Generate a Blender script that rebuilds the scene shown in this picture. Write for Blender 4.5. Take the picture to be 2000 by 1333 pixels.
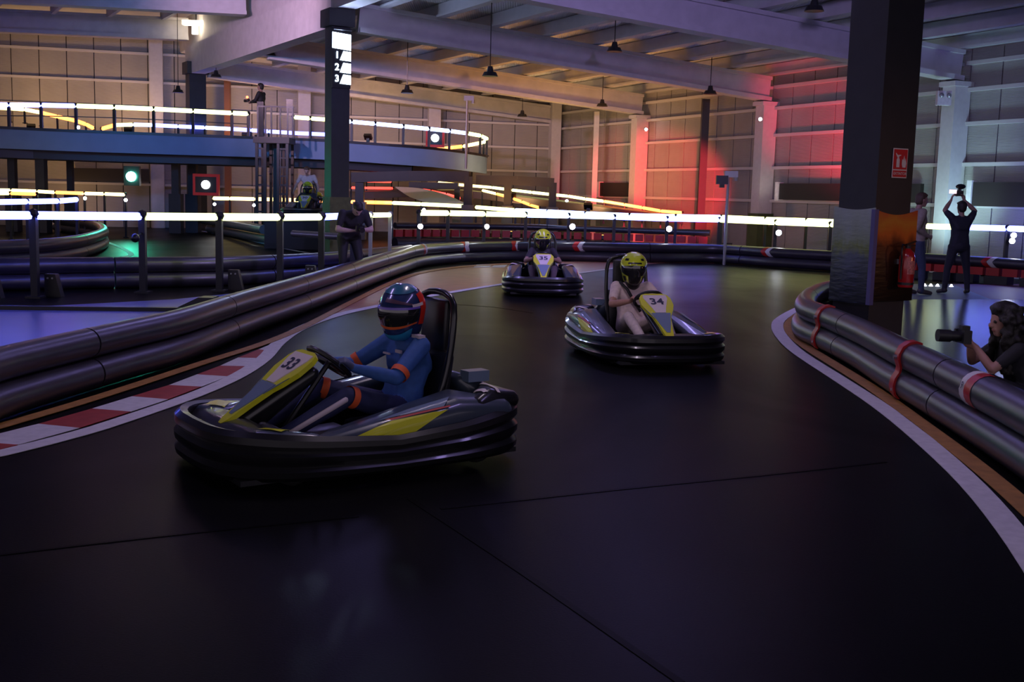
import bpy, bmesh, math, random
import numpy as np
from mathutils import Vector, Matrix
from mathutils.bvhtree import BVHTree

for o in list(bpy.data.objects):
    bpy.data.objects.remove(o)
scene = bpy.context.scene
COL = scene.collection
rnd = random.Random(7)

# ------------------------------------------------------------------ camera
F = 2200.0; CX = 1000.0; CY = 666.5
CAM = Vector((0, 0, 1.68))
PITCH = math.radians(7.4); ROLL = math.radians(1.5)
cam_d = bpy.data.cameras.new('camera'); cam = bpy.data.objects.new('camera', cam_d)
COL.objects.link(cam); scene.camera = cam
cam_d.sensor_fit = 'HORIZONTAL'; cam_d.sensor_width = 36; cam_d.lens = 36 * F / 2000
cam_d.clip_end = 300
RM = Matrix.Rotation(math.pi/2 - PITCH, 4, 'X') @ Matrix.Rotation(ROLL, 4, 'Z')
cam.matrix_world = Matrix.Translation(CAM) @ RM

# ------------------------------------------------------------------ world, exposure
w = bpy.data.worlds.new('hall_dim'); scene.world = w; w.use_nodes = True
w.node_tree.nodes['Background'].inputs[0].default_value = (0.64, 0.55, 0.68, 1)
w.node_tree.nodes['Background'].inputs[1].default_value = 0.78
vs = scene.view_settings
vs.view_transform = 'Standard'; vs.look = 'None'; vs.gamma = 1; vs.use_curve_mapping = False
vs.exposure = 0.0

def lamp_light(kind, name, loc, target, energy, color, size=0.15, angle=100, blend=0.6, parent=None):
    d = bpy.data.lights.new(name, kind); d.energy = energy; d.color = color
    if kind == 'AREA': d.size = size
    else: d.shadow_soft_size = size
    if kind == 'SPOT': d.spot_size = math.radians(angle); d.spot_blend = blend
    o = bpy.data.objects.new(name, d); COL.objects.link(o); o.location = loc
    if target is not None:
        o.rotation_euler = (Vector(target) - Vector(loc)).to_track_quat('-Z', 'Y').to_euler()
    if parent is not None:
        o.parent = parent; o.location = Vector(loc) - parent.location
    return o

# ------------------------------------------------------------------ picture -> place
def ray(px, py):
    v = Vector(((px - CX) / F, -(py - CY) / F, -1.0))
    return (RM.to_3x3() @ v)
def D(px, py, d):
    r = ray(px, py); return CAM + r * (d / r.y)
def G(px, py, z=0.0):
    r = ray(px, py); return CAM + r * ((z - CAM.z) / r.z)
def P2(px, d, z):
    """point seen in column px at distance d with height z"""
    p = D(px, 400, d)
    for _ in range(4):
        zz = D(px, 400, d)
        # find py giving height z
        lo, hi = -3000, 4000
        for _ in range(40):
            m = (lo + hi) / 2
            if D(px, m, d).z > z: lo = m
            else: hi = m
        p = D(px, lo, d); break
    return p

# ------------------------------------------------------------------ materials
MATS = {}
def mat(name, col, rough=0.5, metal=0.0, spec=0.5, emit=None, es=0.0, var=0.0, vs_=8.0, bump=0.0, bs=60.0, trans=0.0, coat=0.0, alpha=1.0):
    if name in MATS: return MATS[name]
    m = bpy.data.materials.new(name); m.use_nodes = True
    nt = m.node_tree; b = nt.nodes['Principled BSDF']
    b.inputs['Base Color'].default_value = (*col, 1)
    b.inputs['Roughness'].default_value = rough
    b.inputs['Metallic'].default_value = metal
    b.inputs['Specular IOR Level'].default_value = spec
    b.inputs['Coat Weight'].default_value = coat
    b.inputs['Coat Roughness'].default_value = 0.06
    if trans: b.inputs['Transmission Weight'].default_value = trans
    if alpha < 1: b.inputs['Alpha'].default_value = alpha
    if emit is not None:
        b.inputs['Emission Color'].default_value = (*emit, 1); b.inputs['Emission Strength'].default_value = es
    if var or bump:
        tc = nt.nodes.new('ShaderNodeTexCoord')
    if var:
        n = nt.nodes.new('ShaderNodeTexNoise'); n.inputs['Scale'].default_value = vs_; n.inputs['Detail'].default_value = 5
        nt.links.new(tc.outputs['Object'], n.inputs['Vector'])
        r = nt.nodes.new('ShaderNodeValToRGB')
        r.color_ramp.elements[0].position = 0.3; r.color_ramp.elements[1].position = 0.7
        r.color_ramp.elements[0].color = (*[c*(1-var) for c in col], 1)
        r.color_ramp.elements[1].color = (*[min(1, c*(1+var)) for c in col], 1)
        nt.links.new(n.outputs['Fac'], r.inputs['Fac']); nt.links.new(r.outputs['Color'], b.inputs['Base Color'])
    if bump:
        n2 = nt.nodes.new('ShaderNodeTexNoise'); n2.inputs['Scale'].default_value = bs; n2.inputs['Detail'].default_value = 3
        nt.links.new(tc.outputs['Object'], n2.inputs['Vector'])
        bp = nt.nodes.new('ShaderNodeBump'); bp.inputs['Strength'].default_value = bump; bp.inputs['Distance'].default_value = 0.01
        nt.links.new(n2.outputs['Fac'], bp.inputs['Height']); nt.links.new(bp.outputs['Normal'], b.inputs['Normal'])
    MATS[name] = m
    return m
def wave_bump(m, scale, axis='Z', strength=0.4, dist=0.01):
    nt = m.node_tree; b = nt.nodes['Principled BSDF']
    tc = nt.nodes.new('ShaderNodeTexCoord'); wv = nt.nodes.new('ShaderNodeTexWave')
    wv.wave_type = 'BANDS'; wv.bands_direction = axis; wv.inputs['Scale'].default_value = scale
    nt.links.new(tc.outputs['Object'], wv.inputs['Vector'])
    bp = nt.nodes.new('ShaderNodeBump'); bp.inputs['Strength'].default_value = strength; bp.inputs['Distance'].default_value = dist
    nt.links.new(wv.outputs['Fac'], bp.inputs['Height']); nt.links.new(bp.outputs['Normal'], b.inputs['Normal'])

# ------------------------------------------------------------------ mesh building
class MB:
    def __init__(s): s.v = []; s.f = []; s.mi = []; s.cur = 0
    def add(s, vs, fs):
        n = len(s.v); s.v += [tuple(v) for v in vs]
        for f in fs: s.f.append([i + n for i in f]); s.mi.append(s.cur)
        return s
    def box(s, c, sz, M=None):
        hx, hy, hz = sz[0]/2, sz[1]/2, sz[2]/2
        vs = [Vector((x*hx, y*hy, z*hz)) for z in (-1, 1) for y in (-1, 1) for x in (-1, 1)]
        if M is not None: vs = [M @ v for v in vs]
        c = Vector(c)
        return s.add([v + c for v in vs], [(0,2,3,1),(4,5,7,6),(0,1,5,4),(2,6,7,3),(0,4,6,2),(1,3,7,5)])
    def beam(s, a, b, wd, ht, up=(0,0,1)):
        """box from a to b; a,b at the centre of its section"""
        a = Vector(a); b = Vector(b); d = (b - a); L = d.length; d.normalize()
        up = Vector(up); sd = d.cross(up)
        if sd.length < 1e-4: sd = d.cross(Vector((1,0,0)))
        sd.normalize(); u = sd.cross(d)
        M = Matrix((sd, d, u)).transposed()
        return s.box((a+b)/2, (wd, L, ht), M)
    def cyl(s, a, b, r0, r1=None, n=12, caps=True):
        r1 = r0 if r1 is None else r1
        a = Vector(a); b = Vector(b); d = (b-a).normalized()
        x = d.orthogonal().normalized(); y = d.cross(x)
        vs = []
        for p, r in ((a, r0), (b, r1)):
            for i in range(n):
                t = 2*math.pi*i/n; vs.append(p + (x*math.cos(t) + y*math.sin(t))*r)
        fs = [(i, (i+1) % n, n+(i+1) % n, n+i) for i in range(n)]
        if caps: fs += [tuple(range(n-1, -1, -1)), tuple(range(n, 2*n))]
        return s.add(vs, fs)
    def tube(s, path, r, n=12, closed=False, caps=True, up=None):
        path = [Vector(p) for p in path]; m = len(path); vs = []
        rr = r if isinstance(r, (list, tuple)) else [r]*m
        prev = None
        for i, p in enumerate(path):
            if closed: t = path[(i+1) % m] - path[i-1]
            else: t = path[min(i+1, m-1)] - path[max(i-1, 0)]
            t.normalize()
            if prev is None:
                x = t.cross(Vector((0,0,1)))
                if x.length < 0.05: x = t.orthogonal()
                x.normalize()
            else:
                x = prev - t*prev.dot(t); x.normalize()
            prev = x; y = t.cross(x)
            for k in range(n):
                a = 2*math.pi*k/n; vs.append(p + (x*math.cos(a) + y*math.sin(a))*rr[i])
        fs = []
        for i in range(m if closed else m-1):
            j = (i+1) % m
            for k in range(n):
                fs.append((i*n+k, i*n+(k+1) % n, j*n+(k+1) % n, j*n+k))
        if caps and not closed: fs += [tuple(range(n-1, -1, -1)), tuple(range((m-1)*n, m*n))]
        return s.add(vs, fs)
    def sphere(s, c, r, n=12, sc=(1,1,1), M=None):
        c = Vector(c); vs = []; fs = []; h = n//2
        for i in range(h+1):
            th = math.pi*i/h
            for k in range(n):
                ph = 2*math.pi*k/n
                v = Vector((math.sin(th)*math.cos(ph)*sc[0], math.sin(th)*math.sin(ph)*sc[1], math.cos(th)*sc[2]))*r
                vs.append(c + (M @ v if M is not None else v))
        for i in range(h):
            for k in range(n):
                fs.append((i*n+k, (i+1)*n+k, (i+1)*n+(k+1) % n, i*n+(k+1) % n))
        return s.add(vs, fs)
    def prism(s, poly, off):
        """extrude closed 3-D polygon by vector off"""
        off = Vector(off); n = len(poly); p = [Vector(q) for q in poly]
        vs = p + [q + off for q in p]
        fs = [tuple(range(n-1, -1, -1)), tuple(range(n, 2*n))] + [(i, (i+1) % n, n+(i+1) % n, n+i) for i in range(n)]
        return s.add(vs, fs)
    def strip(s, A, B, off=(0,0,0.004)):
        """ribbon with thickness between polylines A and B"""
        n = len(A); off = Vector(off); A = [Vector(a) for a in A]; B = [Vector(b) for b in B]
        vs = A + B + [a+off for a in A] + [b+off for b in B]; fs = []
        for i in range(n-1):
            fs += [(2*n+i, 2*n+i+1, 3*n+i+1, 3*n+i), (i, n+i, n+i+1, i+1), (i, i+1, 2*n+i+1, 2*n+i), (n+i, 3*n+i, 3*n+i+1, n+i+1)]
        fs += [(0, 2*n, 3*n, n), (n-1, 2*n-1, 4*n-1, 3*n-1)]
        return s.add(vs, fs)
    def hull(s, sph, n=10):
        bm = hull_bm(sph, n)
        bm.verts.index_update()
        s.add([v.co.copy() for v in bm.verts], [[v.index for v in f.verts] for f in bm.faces]); bm.free()
        return s
def hull_bm(sph, n=10):
    bm = bmesh.new()
    for (c, r) in sph:
        c = Vector(c)
        for i in range(n//2 + 1):
            th = math.pi*i/(n//2)
            for k in range(n if 0 < i < n//2 else 1):
                ph = 2*math.pi*(k + 0.5*(i % 2))/n
                bm.verts.new(c + Vector((math.sin(th)*math.cos(ph), math.sin(th)*math.sin(ph), math.cos(th)))*r)
    res = bmesh.ops.convex_hull(bm, input=list(bm.verts))
    bad = [e for e in res['geom_interior'] + res['geom_unused'] if isinstance(e, bmesh.types.BMVert)]
    if bad: bmesh.ops.delete(bm, geom=list(set(bad)), context='VERTS')
    loose = [v for v in bm.verts if not v.link_faces]
    if loose: bmesh.ops.delete(bm, geom=loose, context='VERTS')
    return bm

ORG = {}
def mesh_of(name, mb, m, smooth=False, off=None, fix=True):
    me = bpy.data.meshes.new(name)
    vs = mb.v if off is None else [(v[0]-off[0], v[1]-off[1], v[2]-off[2]) for v in mb.v]
    me.from_pydata(vs, [], mb.f)
    ms = m if isinstance(m, (list, tuple)) else [m]
    for x in ms: me.materials.append(x)
    if len(ms) > 1: me.polygons.foreach_set('material_index', mb.mi)
    if fix:
        bm = bmesh.new(); bm.from_mesh(me); bmesh.ops.recalc_face_normals(bm, faces=bm.faces); bm.to_mesh(me); bm.free()
    if smooth:
        me.polygons.foreach_set('use_smooth', [True]*len(me.polygons))
        try: me.set_sharp_from_angle(angle=math.radians(38 if smooth is True else smooth))
        except Exception: pass
    me.update()
    return me
def obj(name, mb, m, parent=None, smooth=False):
    """one mesh object; vertices in world coordinates, or in the parent's frame when the parent is a local thing"""
    off = None
    top = parent
    while top is not None and top.parent is not None: top = top.parent
    if top is not None and top.name in ORG: off = ORG[top.name]
    me = mesh_of(name, mb, m, smooth, off)
    o = bpy.data.objects.new(name, me); COL.objects.link(o)
    if parent is not None: o.parent = parent
    return o
def tag(o, label=None, cat=None, group=None, kind=None):
    if label: o['label'] = label
    if cat: o['category'] = cat
    if group: o['group'] = group
    if kind: o['kind'] = kind
    return o
def thing(name, label, cat, loc=(0,0,0), rotz=0, group=None, local=False):
    o = bpy.data.objects.new(name, None); COL.objects.link(o); o.empty_display_size = 0.1
    o.location = loc; o.rotation_euler = (0, 0, rotz)
    if not local: ORG[o.name] = Vector(loc)
    return tag(o, label, cat, group)
def struct(name, mb, m, smooth=False):
    o = obj(name, mb, m, None, smooth); o['kind'] = 'structure'; return o
def single(name, mb, m, label, cat, group=None, smooth=False, base=None):
    """a thing that is one mesh, its origin at its base"""
    a = np.array(mb.v); 
    c = Vector(((a[:,0].min()+a[:,0].max())/2, (a[:,1].min()+a[:,1].max())/2, a[:,2].min())) if base is None else Vector(base)
    me = mesh_of(name, mb, m, smooth, c); o = bpy.data.objects.new(name, me); COL.objects.link(o); o.location = c
    return tag(o, label, cat, group)

def smooth_path(pts, step=0.25):
    P = [Vector(p) for p in pts]; Q = [P[0]*2 - P[1]] + P + [P[-1]*2 - P[-2]]; out = []
    for i in range(1, len(Q)-2):
        p0, p1, p2, p3 = Q[i-1:i+3]; n = max(2, int((p2-p1).length/step))
        for k in range(n):
            t = k/n
            out.append(0.5*((2*p1) + (p2-p0)*t + (2*p0-5*p1+4*p2-p3)*t*t + (3*p1-p0-3*p2+p3)*t**3))
    out.append(P[-1]); return out
def resample(path, L):
    """list of sub-paths about L long"""
    acc = [0.0]
    for i in range(1, len(path)): acc.append(acc[-1] + (path[i]-path[i-1]).length)
    n = max(1, round(acc[-1]/L)); seg = acc[-1]/n; out = []
    def at(s):
        for i in range(1, len(path)):
            if acc[i] >= s - 1e-9:
                t = (s-acc[i-1])/max(1e-9, acc[i]-acc[i-1]); return path[i-1].lerp(path[i], t)
        return path[-1]
    for k in range(n):
        a, b = k*seg, (k+1)*seg
        mid = [path[i] for i in range(len(path)) if a + 0.03 < acc[i] < b - 0.03]
        out.append([at(a)] + mid + [at(b)])
    return out
def text_mb(body, h, o, e1, e2, n, depth=0.003, bold=0.0, sx=1.0):
    cu = bpy.data.curves.new('t', 'FONT'); cu.body = body; cu.align_x = 'CENTER'; cu.align_y = 'CENTER'
    cu.size = h; cu.extrude = 0.0; cu.offset = bold; cu.resolution_u = 3
    to = bpy.data.objects.new('t', cu); COL.objects.link(to)
    bpy.context.view_layer.update()
    dg = bpy.context.evaluated_depsgraph_get(); me = bpy.data.meshes.new_from_object(to.evaluated_get(dg))
    mb = MB(); o = Vector(o); e1 = Vector(e1); e2 = Vector(e2); n = Vector(n)
    mb.add([o + e1*v.co.x*sx + e2*v.co.y + n*depth for v in me.vertices], [list(p.vertices) for p in me.polygons])
    bpy.data.objects.remove(to); bpy.data.curves.remove(cu); bpy.data.meshes.remove(me)
    return mb
# ------------------------------------------------------------------ palette
M_panel = mat('wall_panel', (0.30, 0.285, 0.27), 0.5, var=0.06, vs_=1.5); wave_bump(M_panel, 9.0, 'Z', 0.5, 0.01)
M_seam = mat('wall_backing', (0.05, 0.045, 0.045), 0.8)
M_girt = mat('girt_paint', (0.5, 0.48, 0.46), 0.45)
M_column = mat('column_paint', (0.5, 0.48, 0.48), 0.5, var=0.05)
M_beam = mat('precast_concrete', (0.46, 0.44, 0.46), 0.65, var=0.08, vs_=3, bump=0.05)
M_roof = mat('roof_sheet', (0.66, 0.65, 0.67), 0.5, var=0.05, vs_=2); wave_bump(M_roof, 5.0, 'X', 0.4, 0.02)
M_joist = mat('joist_concrete', (0.46, 0.45, 0.47), 0.6, var=0.06, vs_=3)
M_darkpillar = mat('pillar_dark_paint', (0.026, 0.026, 0.032), 0.55, var=0.12, vs_=4, bump=0.05)
M_black = mat('black_plastic', (0.012, 0.012, 0.014), 0.35, spec=0.5)
M_tube = mat('barrier_plastic', (0.026, 0.023, 0.034), 0.34, spec=0.75, var=0.2, vs_=4, bump=0.06, bs=14)
M_blackmetal = mat('black_metal', (0.02, 0.02, 0.024), 0.4, metal=0.3)
M_steel = mat('galvanised_steel', (0.35, 0.35, 0.37), 0.35, metal=0.7)
M_red = mat('red_plastic', (0.42, 0.012, 0.012), 0.4)
M_white = mat('white_paint', (0.62, 0.6, 0.6), 0.55, var=0.1, vs_=14)
M_orange = mat('ochre_paint', (0.36, 0.17, 0.035), 0.6, var=0.2, vs_=10)
M_redpaint = mat('red_paint', (0.33, 0.035, 0.025), 0.6, var=0.15, vs_=10)
M_runoff = mat('terracotta_paint', (0.34, 0.12, 0.08), 0.42, var=0.12, vs_=3)
M_fascia = mat('fascia_blue', (0.16, 0.26, 0.46), 0.45, var=0.05, vs_=2)

def asphalt():
    m = mat('asphalt', (0.03, 0.03, 0.033), 0.45, spec=0.03)
    nt = m.node_tree; b = nt.nodes['Principled BSDF']; N = nt.nodes.new; Lk = nt.links.new
    tc = N('ShaderNodeTexCoord')
    n1 = N('ShaderNodeTexNoise'); n1.inputs['Scale'].default_value = 0.55; n1.inputs['Detail'].default_value = 6; n1.inputs['Distortion'].default_value = 1.2
    mp = N('ShaderNodeMapping'); mp.inputs['Scale'].default_value = (1.0, 0.45, 1); mp.inputs['Rotation'].default_value = (0, 0, 0.5)
    Lk(tc.outputs['Object'], mp.inputs['Vector']); Lk(mp.outputs['Vector'], n1.inputs['Vector'])
    cr = N('ShaderNodeValToRGB'); cr.color_ramp.elements[0].position = 0.32; cr.color_ramp.elements[1].position = 0.72
    cr.color_ramp.elements[0].color = (0.0022, 0.0022, 0.0024, 1); cr.color_ramp.elements[1].color = (0.0075, 0.0074, 0.0078, 1)
    Lk(n1.outputs['Fac'], cr.inputs['Fac']); Lk(cr.outputs['Color'], b.inputs['Base Color'])
    mr = N('ShaderNodeMapRange'); mr.inputs['To Min'].default_value = 0.46; mr.inputs['To Max'].default_value = 0.27
    Lk(n1.outputs['Fac'], mr.inputs['Value']); Lk(mr.outputs['Result'], b.inputs['Roughness'])
    n2 = N('ShaderNodeTexNoise'); n2.inputs['Scale'].default_value = 90; n2.inputs['Detail'].default_value = 2
    Lk(tc.outputs['Object'], n2.inputs['Vector'])
    bp = N('ShaderNodeBump'); bp.inputs['Strength'].default_value = 0.12; bp.inputs['Distance'].default_value = 0.004
    Lk(n2.outputs['Fac'], bp.inputs['Height']); Lk(bp.outputs['Normal'], b.inputs['Normal'])
    return m
M_asphalt = asphalt()
M_polish = mat('polished_resin', (0.07, 0.08, 0.13), 0.2, spec=0.6, var=0.12, vs_=1.2, bump=0.08, bs=2.2)
M_matt = mat('blue_resin', (0.10, 0.13, 0.2), 0.5, var=0.1, vs_=2)

# ------------------------------------------------------------------ grid of the hall
def R(d): return Vector((4.56 - 0.566*(d - 13.9), d, 0))
def W(d): return Vector((23.9 - 0.445*d, d, 0))
ROWS = [(43.6, 49.6), (37.0, 42.9), (30.2, 35.8), (24.0, 28.7), (17.5, 21.6), (11.0, 14.5), (4.5, 7.4), (-2.0, 0.3)]
def Z(p, z): return Vector((p.x, p.y, z))
CORNER = W(49.6)
BACKL = Vector((-38.0, 39.4, 0))
eb = (BACKL - CORNER).normalized(); nb = Vector((eb.y, -eb.x, 0))
if nb.y > 0: nb = -nb                      # into the hall
ew = (W(0) - W(49.6)).normalized(); nw = Vector((-ew.y, ew.x, 0))
if nw.x > 0: nw = -nw

# floor
mb = MB(); mb.box((-2, 20, -0.05), (90, 84, 0.1)); floor = struct('floor', mb, M_asphalt)

# walls with separate cladding panels and girts
def clad_wall(name, a, e, n, length, h, i0, i1, girts, bays):
    mb = MB(); c = a + e*(length/2) - n*0.15
    M = Matrix((e, n, Vector((0,0,1)))).transposed()
    mb.box((c.x, c.y, h/2), (length, 0.16, h), M); wl = struct(name, mb, M_seam)
    pm = MB(); pm.box((0, 0, h/2), (0.965, 0.05, h)); me = mesh_of('wall_panel', pm, M_panel)
    rot = M.to_euler()
    for i in range(i0, i1):
        o = bpy.data.objects.new('wall_panel', me); COL.objects.link(o); o.parent = wl
        p = a + e*(i + 0.5) - n*0.045; o.location = (p.x, p.y, 0); o.rotation_euler = rot
    for z in girts:
        for (s0, s1) in bays:
            gm = MB(); p0 = a + e*s0 + n*0.05; p1 = a + e*s1 + n*0.05
            gm.beam(Z(p0, z), Z(p1, z), 0.14, 0.09)
            obj('girt', gm, M_girt, wl)
    return wl
LB = (BACKL - CORNER).length
wall_back = clad_wall('wall_back', CORNER, eb, nb, LB, 8.0, 0, int(LB), [1.7, 2.7, 3.7, 4.7, 5.7, 6.8], [(0.2, 9), (9, 18), (18, 27), (27, 36)])
LW = (W(-6) - CORNER).length
sd = [(CORNER - W(d)).length for (_, d) in ROWS]
wall_right = clad_wall('wall_right', CORNER, ew, nw, LW, 6.0, 0, 36, [1.7, 2.72, 3.72, 4.55, 5.2], [(sd[i] + 0.1, sd[i+1] - 0.1) for i in range(0, 5)])

# wall columns
def column(p, n, e, h, label, sz=(0.42, 0.5), pad=None):
    t = thing('wall_column', label, 'column', (p.x, p.y, 0), group='pale columns along the hall walls')
    c = p + n*(sz[1]/2 + 0.02)
    M = Matrix((e, n, Vector((0,0,1)))).transposed()
    mb = MB(); mb.box((c.x, c.y, h/2), (sz[0], sz[1], h), M); obj('shaft', mb, M_column, t)
    mb = MB(); mb.box((c.x, c.y, h - 0.06), (sz[0]+0.12, sz[1]+0.16, 0.12), M); obj('corbel', mb, M_column, t)
    if pad is not None:
        mb = MB(); mb.box((c.x, c.y, 0.65), (sz[0]+0.1, sz[1]+0.1, 1.3), M); obj('pad', mb, pad, t)
    return t
M_pad = mat('pad_green', (0.05, 0.07, 0.02), 0.6, var=0.1)
column(W(28.7), nw, ew, 4.74, 'wall column washed in white and cyan light behind the raised camera')
column(W(35.8), nw, ew, 4.74, 'wall column with dark padded foot left of the dark pillar', pad=M_pad)
column(W(42.9), nw, ew, 4.74, 'wall column lit pink at its foot in the red washed bay')
column(CORNER + eb*0.3, nb, eb, 6.6, 'pale column in the far corner where the two walls meet')
for (px, lab) in ((845, 'pale back wall column above the right end of the blue deck'), (593, 'pale back wall column right of the person on the tower'), (308, 'pale back wall column left of the far dark pillar')):
    # intersection of the view column with the wall line
    r = ray(px, 300); s = r.x/r.y
    t_ = (s*CORNER.y - CORNER.x)/(eb.x - s*eb.y); column(CORNER + eb*t_, nb, eb, 7.9, lab, (0.5, 0.4))
# slim posts in front of the walls
def slim_post(px, d, z1, m, label, wd=0.2, foot=True):
    p = P2(px, d, 0); mb = MB(); mb.box((p.x, p.y, z1/2), (wd, wd, z1))
    if foot: mb.box((p.x, p.y, 0.6), (wd+0.14, wd+0.14, 1.2))
    return single('slim_post', mb, m, label, 'post')
slim_post(1365, 38.2, 5.0, M_darkpillar, 'slim dark square post in front of the red lit wall bay', 0.24)
slim_post(1157, 45.0, 5.0, M_column, 'slim pale post between the far corner and the pink column', 0.2, False)
slim_post(446, 45.5, 6.5, mat('rust_paint', (0.22, 0.09, 0.05), 0.6), 'thin brown post right of the far dark pillar', 0.22, False)

# ceiling: right roof slope with joists
zt = lambda u: 6.53 - 0.97*u
mb = MB()
for i in range(len(ROWS)-1):
    a0, b0 = ROWS[i]; a1, b1 = ROWS[i+1]
    if i == 0: a0 += 4; b0 += 0.2
    q = [Z(R(a0), 6.9), Z(W(b0), 5.93), Z(W(b1), 5.93), Z(R(a1), 6.9)]
    mb.prism(q, (0, 0, 0.1))
ceiling = struct('ceiling', mb, M_roof)
def beam_pt(i, u, z=0):
    a, b = ROWS[i]; return Z(R(a).lerp(W(b), u), z)
for i in range(len(ROWS)-1):
    for k in range(9):
        u = 0.077 + 0.115*k
        a = beam_pt(i, u, zt(u) + 0.18); b = beam_pt(i+1, u, zt(u) + 0.18)
        jm = MB(); jm.beam(a, b, 0.12, 0.34); d_ = (b-a).normalized(); jm.beam(a + Vector((0,0,-0.15)), b + Vector((0,0,-0.15)), 0.26, 0.06)
        obj('joist', jm, M_joist, ceiling)
# left roof slope
el = Vector((-0.9135, -0.4067, 0))
mb = MB()
for i in range(len(ROWS)-1):
    p0 = R(ROWS[i][0] + (4 if i == 0 else 0)); p1 = R(ROWS[i+1][0])
    mb.prism([Z(p0, 8.15), Z(p1, 8.15), Z(p1 + el*34, 7.0), Z(p0 + el*34, 7.0)], (0, 0, 0.1))
cl = struct('ceiling_left', mb, M_roof)
for i in range(len(ROWS)-1):
    for k in range(1, 12):
        s = 1.2 + (k-1)*1.9; z = 8.15 - 1.15*s/34 - 0.17
        jm = MB(); jm.beam(Z(R(ROWS[i][0]) + el*s, z), Z(R(ROWS[i+1][0]) + el*s, z), 0.13, 0.32)
        obj('joist', jm, M_joist, cl)
mb = MB(); mb.beam(Z(R(47.6), 7.55), Z(R(-2), 7.55), 0.06, 1.2); struct('trim_1', mb, M_beam)

# roof beams
def roof_beam(a, b, h, label, wd=0.2):
    mb = MB(); up = Vector((0, 0, 1)); c = up*(h/2)
    mb.beam(a + c, b + c, wd, h)
    mb.beam(a + up*0.06, b + up*0.06, wd + 0.24, 0.12); mb.beam(a + up*(h-0.05), b + up*(h-0.05), wd + 0.2, 0.1)
    return single('roof_beam', mb, M_beam, label, 'beam', 'sloping concrete roof beams')
names = ['farthest sloping roof beam reaching the far corner', 'sloping roof beam ending on the pink lit wall column', 'sloping roof beam running from the scoreboard pillar to the padded column',
         'sloping roof beam passing behind the dark pillar to the cyan lit column', 'sloping roof beam cut by the top right corner of the picture', 'sloping roof beam overhead in front of the camera', 'sloping roof beam right above the camera']
for i, nm in enumerate(names):
    a, b = ROWS[i]
    ra = R(a); wb = W(b) + nw*0.25; dv = (wb - ra).normalized()
    roof_beam(Z(ra + dv*0.45, 5.80), Z(wb, 4.76), 0.74, nm)
for i, nm in ((0, 'level roof beam running left from the far dark pillar'), (1, 'level roof beam crossing the top left of the picture'), (2, 'level roof beam running left from the scoreboard pillar'), (3, 'level roof beam overhead to the left')):
    p = R(ROWS[i][0]); roof_beam(Z(p + el*0.28, 7.12), Z(p + el*26, 6.25), 0.8, nm, 0.3)
# ridge beam
mb = MB(); mb.beam(Z(R(44.1), 6.42), Z(R(30.3), 6.42), 0.5, 1.05)
single('ridge_beam', mb, M_beam, 'deep concrete ridge beam from the scoreboard pillar to the far pillar', 'beam')
mb = MB(); mb.beam(Z(R(30.1), 6.64), Z(R(-2), 6.64), 0.5, 0.6)
single('ridge_beam', mb, M_beam, 'shallower ridge beam from the scoreboard pillar towards the camera', 'beam')

# pillars of the ridge row
er = (R(43.6) - R(13.9)).normalized(); nr = Vector((er.y, -er.x, 0)); MR = Matrix((nr, er, Vector((0,0,1)))).transposed()
PNEAR = R(13.9) + Vector((-0.17, 0, 0))
def pillar(d, label, side=0.6, collar=True, band=None, h=5.88):
    p = R(d) + Vector((-0.1 if d < 31 else 0, 0, 0)) if d > 14 else PNEAR; t = thing('pillar', label, 'pillar', (p.x, p.y, 0), group='dark square pillars of the ridge row')
    mb = MB(); mb.box((p.x, p.y, h/2), (side, side, h), MR); obj('shaft', mb, M_darkpillar, t)
    if collar:
        mb = MB(); mb.box((p.x, p.y, 6.11), (side+0.2, side+0.2, 0.44), MR); obj('collar', mb, M_darkpillar, t)
    if band is not None:
        mb = MB(); mb.box((p.x, p.y, 0.75), (side+0.08, side+0.08, 1.5), MR); obj('padding', mb, band, t)
    return t
p_near = pillar(13.9, 'big dark pillar with banner wrap and fire extinguisher on the right', 0.59)
p_score = pillar(30.2, 'dark pillar carrying the lit scoreboard in the middle left', 0.5, band=mat('pad_olive', (0.12, 0.12, 0.05), 0.6, var=0.2))
p_far = pillar(43.6, 'far dark pillar behind the upper deck under the ridge beam end', 0.62)

# painted areas
def path_g(pts, z=0.0): return [G(x, y, z) for x, y in pts]
def line_on_floor(name, pts, wd, m, label, z=0.004, cat='line marking', group=None, side=0.0):
    P = smooth_path(path_g(pts), 0.3); A = []; B = []
    for i, p in enumerate(P):
        t = (P[min(i+1, len(P)-1)] - P[max(i-1, 0)]).normalized(); n = Vector((t.y, -t.x, 0))
        A.append(Z(p + n*(side + wd/2), z)); B.append(Z(p + n*(side - wd/2), z))
    mb = MB(); mb.strip(A, B, (0, 0, 0.004))
    return single(name, mb, m, label, cat, group)
WL = [(-1300, 1330), (-700, 1080), (-220, 935), (0, 888), (150, 850), (240, 822), (380, 773), (465, 735), (515, 702), (545, 670), (590, 641), (650, 619), (712, 604), (845, 578), (960, 559), (1060, 545), (1140, 533), (1250, 518)]
line_on_floor('track_line', WL, 0.15, M_white, 'white track line along the left kerb and the red run-off')
line_on_floor('track_line', [(-1500, 1310), (-800, 1085), (-200, 893), (0, 836), (200, 776), (400, 710), (520, 671), (600, 637), (690, 590), (760, 556), (820, 535), (900, 523), (1000, 517)], 0.12, M_orange, 'ochre line at the foot of the left barrier', 0.01)
RLINE = [(1700, 560), (1640, 572), (1573, 598), (1528, 622), (1518, 640), (1530, 662), (1560, 690), (1640, 742), (1720, 795), (1800, 858), (1900, 950), (2000, 1072), (2090, 1220), (2170, 1420)]
line_on_floor('track_line', RLINE, 0.16, M_white, 'white track line around the right barrier')
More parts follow.
